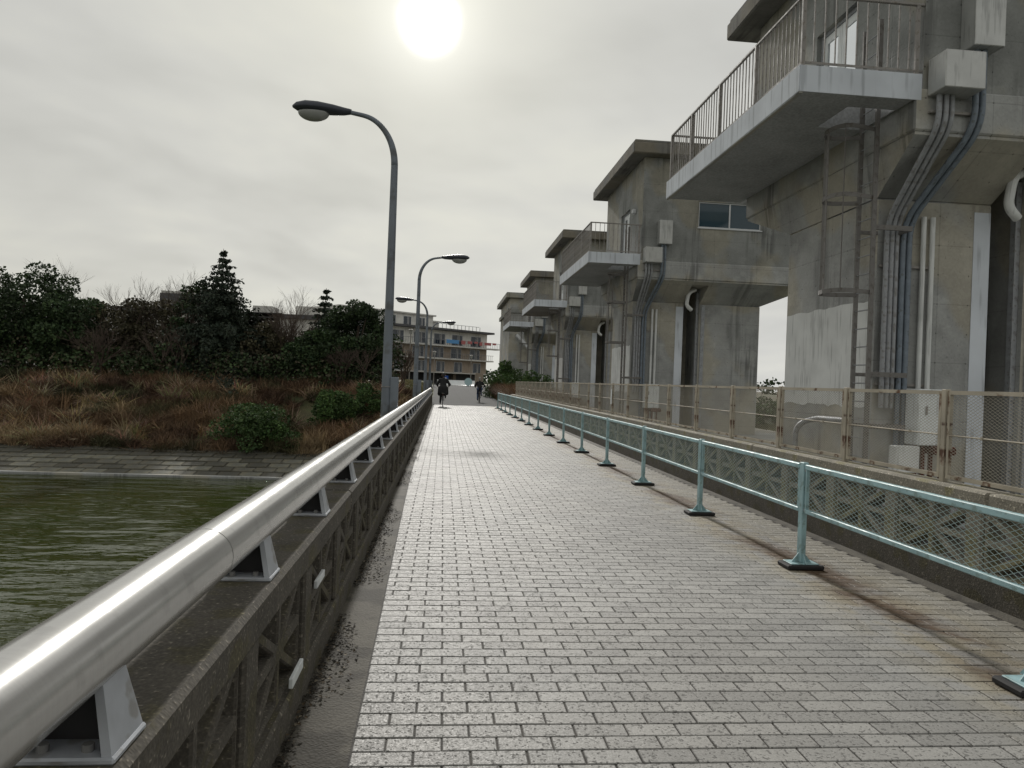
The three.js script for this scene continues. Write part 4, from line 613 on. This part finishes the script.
{ // wing wall under the bridge end, leaf litter along the left gutter
  const o = mesh('abutment', [box(WL0 - 0.5, WR1 + 2.5, -4.5, -0.56, 40.2, DECK_END + 0.3, 0.03)], M.concreteDark); tag(o, 'concrete abutment under the far end of the bridge', 'abutment');
  const R = rng(171), sp = []; const g = new THREE.BufferGeometry(); g.setAttribute('position', new THREE.Float32BufferAttribute([0, 0, 0, 0.5, 0.12, 0.3, 1, 0.02, 0, 0, 0, 0, 1, 0.02, 0, 0.5, 0.10, -0.3], 3)); g.computeVertexNormals();
  for (let i = 0; i < 9000; i++) { const z = 1.2 + Math.pow(R(), 1.6) * 26; const dens = fb(z * 1.7, 2, 3, 172); if (dens < 0.34 + 0.2 * R()) continue; const x = WL1 + 0.012 + Math.pow(R(), 2.6) * 0.12 * (0.3 + 1.2 * sstep(0.4, 0.65, dens)); const k = R(); const c = k < 0.72 ? [0.022, 0.018, 0.012] : k < 0.93 ? [0.07, 0.05, 0.028] : [0.22, 0.19, 0.14]; sp.push({ x, y: 0.001 + R() * 0.012, z, a: R() * 6.28, s: 0.010 + 0.018 * R(), tx: (R() - 0.5) * 0.7, tz: (R() - 0.5) * 0.7, c }); }
  grassField('leaf_litter', 'dark leaf litter and grit along the foot of the left parapet', sp, g);
}
// ---------------------------------------------------------------- buildings beyond the road
mat('brownWall', { color: L3(0.40, 0.33, 0.27) }, plainTx, 3); mat('creamWall', { color: L3(0.80, 0.79, 0.76) }, plainTx, 4); mat('slabGrey', { color: L3(0.66, 0.65, 0.63) }, plainTx, 4); mat('darkRail', { color: L3(0.16, 0.165, 0.18) }); mat('roofGrey', { color: L3(0.11, 0.11, 0.12) }, plainTx, 3); mat('curtain', { color: L3(0.30, 0.30, 0.30) });
mat('farPane', { color: L3(0.02, 0.03, 0.045), roughness: 0.1 }); mat('bannerBlue', { color: L3(0.10, 0.28, 0.55) }); mat('bannerRed', { color: L3(0.40, 0.13, 0.13) });
{
  const o = thing('apartment_block', 'four storey apartment block with brown lower floors and long balconies beyond the road', 'building', [-8.65, 0.6, 125], 39.2 * D2R);
  const L = 21.4, LL = -9, dep = 11; const wall = (n, m, x0, x1, y0, y1, d0 = 0) => mesh(n, [box(x0, x1, y0, y1, d0, dep)], m, o);
  wall('ground_floor_wall', M.roofGrey, LL, L - 0.6, -0.6, 2.0, 2.2); wall('wall', M.brownWall, LL, L, 2.0, 6.90); wall('wall', M.creamWall, LL, L, 6.902, 9.55); mesh('wall', [box(LL, 10.5, 9.9, 12.1, 2.6, dep)], M.creamWall, o);
  mesh('roof', [box(LL - 0.3, L + 0.5, 9.552, 9.9, -1.5, dep + 0.3)], M.roofGrey, o); mesh('roof', [box(LL, 10.9, 12.102, 12.35, 2.2, dep)], M.slabGrey, o); mesh('roof', [box(6.8, 14.2, 11.35, 11.6, 4.5, dep)], M.slabGrey, o); mesh('wall', [box(10.502, 13.8, 9.9, 11.348, 5.0, dep - 0.4)], M.creamWall, o);
  for (const x of [-8, -4, 2, 8, 14, 20]) mesh('pillar', [box(x - 0.3, x + 0.3, -0.6, 1.998, 0.2, 0.8)], M.brownWall, o);
  const win = (x, y0, y1, w, d = 0) => { const g = part('window', o); mesh('frame', [box(x - w / 2, x + w / 2, y0, y1, d - 0.05, d - 0.003)], M.frameWhite, g); for (const s of [-1, 1]) mesh('pane', [box(x + (s < 0 ? -w / 2 + 0.07 : 0.04), x + (s < 0 ? -0.04 : w / 2 - 0.07), y0 + 0.07, y1 - 0.07, d - 0.075, d - 0.052)], M.farPane, g); mesh('curtain', [box(x + w * 0.06, x + w * 0.2, y0 + 0.07, y1 - 0.1, d - 0.09, d - 0.076)], M.curtain, g); };
  const cols = [-7, -3, 1.0, 5.6, 10.0, 14.1, 18.6]; for (const x of cols) { win(x, 7.05, 9.0, 2.5); win(x - 0.2, 4.72, 6.6, 2.4); win(x + 0.4, 2.25, 4.1, 1.9); }
  for (const x of [-6, -2, 1.5, 4.8, 7.8]) win(x, 10.2, 11.7, 1.7, 2.6);
  for (const [y, x0, n] of [[6.72, LL, 'balcony'], [4.42, LL, 'balcony']]) { const b = part(n, o); mesh('slab', [box(x0, L + (y > 6 ? 2.2 : 0.4), y, y + 0.22, -1.6, -0.003)], M.slabGrey, b); mesh('rail', [box(x0, L + (y > 6 ? 2.2 : 0.4), y + 1.12, y + 1.18, -1.55, -1.48)], M.darkRail, b); const rp = []; for (let x = x0 + 0.3; x < L + (y > 6 ? 2.1 : 0.3); x += 0.45) rp.push(box(x - 0.022, x + 0.022, y + 0.22, y + 1.12, -1.54, -1.50)); const bp = mesh('rail_bars', rp, M.darkRail, b); bp.userData.kind = 'stuff'; }
  mesh('canopy', [box(6, 19, 2.0, 2.16, -2.8, -0.003)], M.slabGrey, o); mesh('canopy', [box(LL, 5.8, 2.05, 2.2, -1.4, -0.003)], M.slabGrey, o);
  const rr = []; for (let x = 11; x < 20; x += 0.9) rr.push(box(x - 0.03, x + 0.03, 9.9, 10.8, 0.5, 0.56)); rr.push(box(10.6, 19.8, 10.8, 10.86, 0.49, 0.57)); mesh('roof_railing', rr, M.darkRail, o).userData.kind = 'stuff';
  // cloths hung over the top balcony rail
  const put = (n, label, cat, x0, x1, m, grp, dy = 0) => { const t = thing(n, label, cat, [-8.65, 0.6, 125], 39.2 * D2R, grp); mesh('cloth', [box(x0, x1, 7.3 + dy, 7.96, -1.66, -1.61, 0.02)], m, t); };
  put('blue_banner', 'blue cloth hung over the top balcony of the apartment block', 'cloth', 10.3, 13.2, M.bannerBlue);
  [[13.7, 14.7], [15.2, 16.3], [16.8, 17.7], [18.1, 18.8], [19.3, 21.0], [21.3, 22.3]].forEach(([a, b], i) => put('red_banner', `${['leftmost', 'second', 'third', 'fourth', 'fifth', 'rightmost'][i]} red cloth from the left on the top balcony of the apartment block`, 'cloth', a, b, M.bannerRed, 'red cloths on the top balcony', (i % 3) * 0.15));
}
{ // long low buildings showing behind the tree belt
  const a = thing('long_building', 'long dark roofed building behind the leafless trees on the left', 'building', [pxX(110, 105), 0.8, 105]); mesh('wall', [box(-16, 22, -0.2, 8.4, 0, 12)], M.slabGrey, a); mesh('roof', [box(-16.5, 22.5, 8.402, 9.0, -0.5, 12.5)], M.roofGrey, a); mesh('parapet', [box(5.0, 10.5, 9.002, 11.4, 3, 10)], M.roofGrey, a); for (let i = 0; i < 6; i++) mesh('roof_box', [box(5.1 + i * 0.9, 5.75 + i * 0.9, 11.402, 11.75, 3.2, 4.2)], M.slabGrey, a);
  const b = thing('long_building', 'long flat building with roof boxes between the two conifers', 'building', [pxX(280, 105), 0.8, 105]); mesh('wall', [box(-9, 9, -0.2, 8.3, 0, 12)], M.slabGrey, b); mesh('roof', [box(-9.4, 9.4, 8.302, 8.9, -0.5, 12.5)], M.roofGrey, b); mesh('roof_box', [box(-4.5, -1.8, 8.902, 10.1, 2, 6)], M.slabGrey, b); mesh('roof_box', [box(1.4, 4.2, 8.902, 10.3, 2, 6)], M.creamWall, b);
  const ap = mesh('white_paving', [new ConvexGeometry([[0.0, 0.3, 110], [6.0, 0.3, 110], [0.0, 0.6, 110], [6.0, 0.6, 110], [-1, 0.3, 123], [6.6, 0.3, 123], [-1, 1.45, 123], [6.6, 1.45, 123]].map(p => P(...p)))], M.doorWhite); structure(ap);
  mat('paleSign', { color: L3(0.42, 0.58, 0.62) }); mat('blueSign', { color: L3(0.03, 0.10, 0.40) }); mat('stoneWall', { color: L3(0.30, 0.25, 0.20) }, plainTx, 3);
  const rs = thing('round_sign', 'pale blue round-topped sign at the end of the road', 'sign', [pxX(468.3, 104), 0.55, 104]); const ds = new THREE.CylinderGeometry(0.55, 0.55, 0.06, 28); ds.rotateX(Math.PI / 2); ds.translate(0, 0.72, 0); mesh('board', [ds], M.paleSign, rs); mesh('stand', [box(-0.05, 0.05, -0.1, 0.4, 0.04, 0.1)], M.galvDark, rs);
  const bs = thing('blue_sign', 'small blue sign on a post behind the left cyclist', 'sign', [pxX(445.5, 92), 0.4, 92]); mesh('board', [box(-0.32, 0.32, 1.0, 1.55, -0.05, -0.02)], M.blueSign, bs); mesh('post', [bar(P(0, -0.2, 0.02), P(0, 1.6, 0.02), 0.03)], M.galvDark, bs); mesh('mark', [box(-0.1, 0.1, 1.15, 1.35, -0.056, -0.051)], M.frameWhite, bs);
  const sw = mesh('stone_block_wall', [box(pxX(475, 108), pxX(483, 108), 0.3, 2.6, 108, 109, 0.05)], M.stoneWall); tag(sw, 'pale brown wall block at the right end of the road', 'wall');
  // park lamps
  const pl = (label, px, z, h) => { const t = thing('park_lamp', label, 'lamp', [pxX(px, z), ground(pxX(px, z), z), z], 0); mesh('pole', [bar(new THREE.Vector3(0, -0.1, 0), new THREE.Vector3(0, h - 0.5, 0), 0.06, 0.05, 8)], M.galvDark, t); mesh('lantern', [bar(new THREE.Vector3(0, h - 0.5, 0), new THREE.Vector3(0, h - 0.08, 0), 0.12, 0.2, 8)], M.lens, t); mesh('cap', [new THREE.ConeGeometry(0.28, 0.16, 10).translate(0, h, 0)], M.galvDark, t); };
  pl('park lamp with lantern top left of the second street lamp, before the apartment block', 409, 80, 5.6); pl('slim park lamp right of the third street lamp, before the apartment block', 433.5, 98, 4.6); pl('slim park lamp before the right half of the apartment block', 470.5, 106, 4.5); pl('tiny far lamp seen in the gap between the two nearest towers', 762, 140, 2.2);
  // far tree belt on the horizon
  const R = rng(181), cl = []; for (let i = 0; i < 260; i++) { const an = lerp(-1.2, 1.2, R()), d = 230 + R() * 60, x = Math.sin(an) * d, z = Math.cos(an) * d, q = 3 + 3 * R(); cl.push([x, 1 + q * 0.3, -z, q * 1.6, q * 0.55, q]); } const o = mesh('distant_trees', [leafSoup(R, cl, 16000, 1.2, darkGreen)], M.leaf, scene, true); o.userData.kind = 'stuff'; tag(o, 'low dark line of distant trees on the horizon', 'trees');
}
// ---------------------------------------------------------------- cyclists
function sdfBody(bones, c, half, res, k) { // tapered capsules joined with a smooth minimum
  const mc = new MarchingCubes(res, M.black, false, false, 60000); mc.isolation = 0; const hs = res / 2;
  for (let z = 0; z < res; z++) for (let y = 0; y < res; y++) for (let x = 0; x < res; x++) {
    const px = c[0] + (x - hs) / hs * half, py = c[1] + (y - hs) / hs * half, pz = c[2] + (z - hs) / hs * half; let d = 1e3;
    for (const b of bones) { const ax = px - b[0], ay = py - b[1], az = pz - b[2], bx = b[4] - b[0], by = b[5] - b[1], bz = b[6] - b[2], bb = bx * bx + by * by + bz * bz, t = bb ? clamp((ax * bx + ay * by + az * bz) / bb) : 0, e = Math.hypot(ax - bx * t, ay - by * t, az - bz * t) - lerp(b[3], b[7], t); const h = clamp(0.5 + 0.5 * (d - e) / k); d = lerp(d, e, h) - k * h * (1 - h); }
    mc.field[x + y * res + z * res * res] = -d;
  }
  mc.update(); const n = mc.count, g = new THREE.BufferGeometry(); g.setAttribute('position', new THREE.Float32BufferAttribute(Array.from(mc.positionArray.slice(0, n * 3)), 3)); g.setAttribute('normal', new THREE.Float32BufferAttribute(Array.from(mc.normalArray.slice(0, n * 3)), 3)); g.scale(half, half, half); g.translate(...c); g.computeVertexNormals(); return g;
}
mat('skin', { color: L3(0.42, 0.26, 0.18), roughness: 0.6 }); mat('hair', { color: L3(0.012, 0.011, 0.011), roughness: 0.6 }); mat('greyHair', { color: L3(0.30, 0.29, 0.27), roughness: 0.7 }); mat('coat', { color: L3(0.009, 0.009, 0.011), roughness: 0.9 }); mat('jeans', { color: L3(0.06, 0.09, 0.16), roughness: 0.9 }); mat('darkTrouser', { color: L3(0.015, 0.015, 0.018), roughness: 0.9 }); mat('tyre', { color: L3(0.015, 0.015, 0.015), roughness: 0.8 }); mat('bikeFrame', { color: L3(0.06, 0.06, 0.07), roughness: 0.4, metalness: 0.4 });
function cyclist(x, z, y, scl, labelP, labelB, coat, trouser, hair, longCoat, lean) {
  const b = (A, ra, B, rb) => [A[0], A[1], A[2], ra, B[0], B[1], B[2], rb];
  // local frame: riding away from the lens, forward = -z
  const bk = thing('bicycle', labelB, 'bicycle', [x, y, z]); const V = (X, Y, F) => new THREE.Vector3(X, Y, -F); bk.scale.setScalar(scl);
  for (const [f, n] of [[-0.52, 'wheel'], [0.52, 'wheel']]) { const w = part(n, bk); w.position.set(0, 0.33, -f); mesh('tyre', [new THREE.TorusGeometry(0.31, 0.019, 8, 36).rotateY(Math.PI / 2)], M.tyre, w); mesh('rim', [new THREE.TorusGeometry(0.288, 0.010, 6, 36).rotateY(Math.PI / 2)], M.galv, w); mesh('hub', [new THREE.CylinderGeometry(0.022, 0.022, 0.09, 10).rotateZ(Math.PI / 2)], M.galv, w); const s = []; for (let i = 0; i < 14; i++) { const a = i / 14 * 6.283; s.push(bar(new THREE.Vector3(0, 0, 0), new THREE.Vector3(0, Math.sin(a) * 0.287, Math.cos(a) * 0.287), 0.0016, 0.0016, 3, false)); } mesh('spokes', s, M.galv, w); }
  mesh('frame', [bar(V(0, 0.30, -0.06), V(0, 0.82, -0.20), 0.018), bar(V(0, 0.34, 0), V(0, 0.72, 0.38), 0.018), bar(V(0, 0.62, -0.14), V(0, 0.80, 0.36), 0.016), bar(V(0.045, 0.33, -0.52), V(0.03, 0.30, -0.06), 0.011), bar(V(-0.045, 0.33, -0.52), V(-0.03, 0.30, -0.06), 0.011), bar(V(0.045, 0.33, -0.52), V(0.02, 0.74, -0.18), 0.010), bar(V(-0.045, 0.33, -0.52), V(-0.02, 0.74, -0.18), 0.010), bar(V(0.045, 0.33, 0.52), V(0.03, 0.70, 0.40), 0.012), bar(V(-0.045, 0.33, 0.52), V(-0.03, 0.70, 0.40), 0.012), bar(V(0, 0.66, 0.41), V(0, 1.0, 0.33), 0.018)], M.bikeFrame, bk);
  mesh('saddle', [new THREE.SphereGeometry(0.11, 14, 8).scale(0.95, 0.42, 1.25).translate(0, 0.85, 0.20)], M.tyre, bk);
  mesh('handlebar', [tube([V(-0.29, 1.0, 0.18), V(-0.26, 1.02, 0.33), V(0, 1.02, 0.36), V(0.26, 1.02, 0.33), V(0.29, 1.0, 0.18)], 0.013, 0.08, 8)], M.galv, bk);
  mesh('rear_mudguard', [new THREE.TorusGeometry(0.345, 0.022, 4, 16, 2.4).rotateY(Math.PI / 2).rotateX(0.2).translate(0, 0.33, 0.52)], M.bikeFrame, bk); mesh('rear_reflector', [box(-0.025, 0.025, 0.60, 0.65, -0.90, -0.885)], M.rust, bk); mesh('rear_rack', [box(-0.07, 0.07, 0.70, 0.715, -0.78, -0.30)], M.galvDark, bk);
  for (const s of [-1, 1]) mesh('pedal', [box(s * 0.15 - 0.045, s * 0.15 + 0.045, s > 0 ? 0.44 : 0.12, s > 0 ? 0.46 : 0.14, s > 0 ? 0.02 : -0.1, s > 0 ? 0.11 : -0.01), bar(V(s * 0.1, 0.30, -0.02), V(s * 0.12, s > 0 ? 0.45 : 0.13, s > 0 ? 0.06 : -0.05), 0.010)], M.galvDark, bk);
  // rider
  const p = thing('person', labelP, 'person', [x, y, z]); p.scale.setScalar(scl);
  const hipY = 0.96, F = v => -v, sh = 1.44 - lean * 0.06, sf = 0.06 + lean * 0.16, nk = [0, sh + 0.08, F(sf + 0.02)], hd = [0, sh + 0.24, F(sf + 0.07)];
  const hands = [-1, 1].map(s => [s * 0.285, 1.035, F(0.22)]), elb = [-1, 1].map(s => [s * 0.33, 1.17, F(0.0 + lean * 0.05)]), kn = [[-0.11, 0.60, F(0.30)], [0.11, 0.80, F(0.24)]], an = [[-0.13, 0.22, F(-0.06)], [0.13, 0.53, F(0.02)]];
  // head, neck and hands: one skin surface
  const hb = [b([0, sh + 0.02, F(sf)], 0.055, nk, 0.052), b([hd[0], hd[1] + 0.02, hd[2]], 0.088, [0, hd[1] - 0.055, F(sf + 0.11)], 0.066), b([0, hd[1] - 0.005, F(sf + 0.155)], 0.014, [0, hd[1] - 0.03, F(sf + 0.178)], 0.016)];
  for (const s of [-1, 1]) hb.push(b([s * 0.088, hd[1] + 0.005, hd[2]], 0.016, [s * 0.09, hd[1] - 0.03, hd[2]], 0.013));
  const gs = [sdfBody(hb, [0, hd[1] - 0.02, hd[2]], 0.24, 56, 0.02)];
  hands.forEach((h, i) => { const s = i ? 1 : -1, bones = [b([h[0] + s * 0.008, h[1] + 0.04, h[2] + 0.07], 0.026, [h[0], h[1] + 0.022, h[2] + 0.01], 0.030)]; for (let k = 0; k < 4; k++) { const zz = h[2] + 0.022 - k * 0.019; bones.push(b([h[0] + s * 0.012, h[1] + 0.016, zz], 0.009, [h[0] + s * 0.02, h[1] - 0.02, zz - 0.004], 0.0085), b([h[0] + s * 0.02, h[1] - 0.02, zz - 0.004], 0.0085, [h[0] - s * 0.006, h[1] - 0.036 + k * 0.003, zz], 0.008)); } bones.push(b([h[0] - s * 0.012, h[1] + 0.012, h[2] + 0.03], 0.011, [h[0] - s * 0.024, h[1] - 0.014, h[2] + 0.0], 0.009)); gs.push(sdfBody(bones, [h[0], h[1], h[2] + 0.01], 0.12, 44, 0.007)); });
  mesh('body', gs, M.skin, p);
  const eye = (s) => new THREE.SphereGeometry(0.011, 8, 6).translate(s * 0.032, hd[1] + 0.012, F(sf + 0.148)); mesh('eye', [eye(-1)], M.hair, p); mesh('eye', [eye(1)], M.hair, p); mesh('mouth', [box(-0.022, 0.022, hd[1] - 0.068, hd[1] - 0.06, sf + 0.168, sf + 0.176)], M.rust, p);
  mesh('hair', [sdfBody([b([0, hd[1] + 0.035, hd[2] + 0.012], 0.094, [0, hd[1] - 0.02, hd[2] + 0.03], 0.082), b([-0.03, hd[1] - 0.05, hd[2] + 0.045], 0.05, [0.03, hd[1] - 0.05, hd[2] + 0.045], 0.05)], [0, hd[1], hd[2]], 0.22, 36, 0.02)], hair, p);
  const tb = [b([-0.10, hipY - 0.01, F(-0.20)], 0.125, [0.10, hipY - 0.01, F(-0.20)], 0.125)]; for (let i = 0; i < 2; i++) { const s = i ? 1 : -1; tb.push(b([s * 0.1, hipY - 0.03, F(-0.16)], 0.105, kn[i], 0.068), b(kn[i], 0.066, an[i], 0.048)); }
  mesh('trousers', [sdfBody(tb, [0, 0.62, -0.02], 0.56, 60, 0.05)], trouser, p);
  for (let i = 0; i < 2; i++) mesh('shoe', [sdfBody([b([an[i][0], an[i][1] - 0.05, an[i][2] + 0.03], 0.042, [an[i][0], an[i][1] - 0.055, an[i][2] - 0.14], 0.034)], [an[i][0], an[i][1] - 0.05, an[i][2] - 0.05], 0.17, 28, 0.01)], M.tyre, p);
  const cb = [b([0, hipY + 0.02, F(-0.19)], 0.165, [0, sh - 0.12, F(sf - 0.03)], 0.175), b([-0.16, sh - 0.03, F(sf - 0.01)], 0.078, [0.16, sh - 0.03, F(sf - 0.01)], 0.078), b([0, sh, F(sf)], 0.075, [0, sh + 0.055, F(sf + 0.015)], 0.068)];
  for (let i = 0; i < 2; i++) { const s = i ? 1 : -1; cb.push(b([s * 0.185, sh - 0.04, F(sf)], 0.078, elb[i], 0.062), b(elb[i], 0.06, [hands[i][0] + s * 0.006, hands[i][1] + 0.04, hands[i][2] + 0.075], 0.042)); }
  if (longCoat) { cb.push(b([0, hipY - 0.05, F(-0.22)], 0.20, [0, hipY - 0.22, F(-0.27)], 0.19), b([-0.14, hipY, F(-0.15)], 0.13, [-0.19, hipY - 0.30, F(-0.06)], 0.10), b([0.14, hipY, F(-0.15)], 0.13, [0.19, hipY - 0.26, F(-0.06)], 0.10)); }
  mesh('coat', [sdfBody(cb, [0, 1.12, 0.03], 0.60, 64, 0.06)], coat, p);
}
cyclist(pxX(443.4, 39.5), 39.5, 0.001, 1.0, 'person in a long black coat riding a bicycle, left of the two', 'bicycle under the person in the long black coat', M.coat, M.darkTrouser, M.hair, true, 0.2);
cyclist(pxX(479.8, 49), 49, roadY(49) + 0.005, 0.94, 'person in a black jacket and blue jeans riding a bicycle, right of the two', 'bicycle under the person in blue jeans', M.coat, M.jeans, M.greyHair, false, 0.5);
renderer.render(scene, camera);
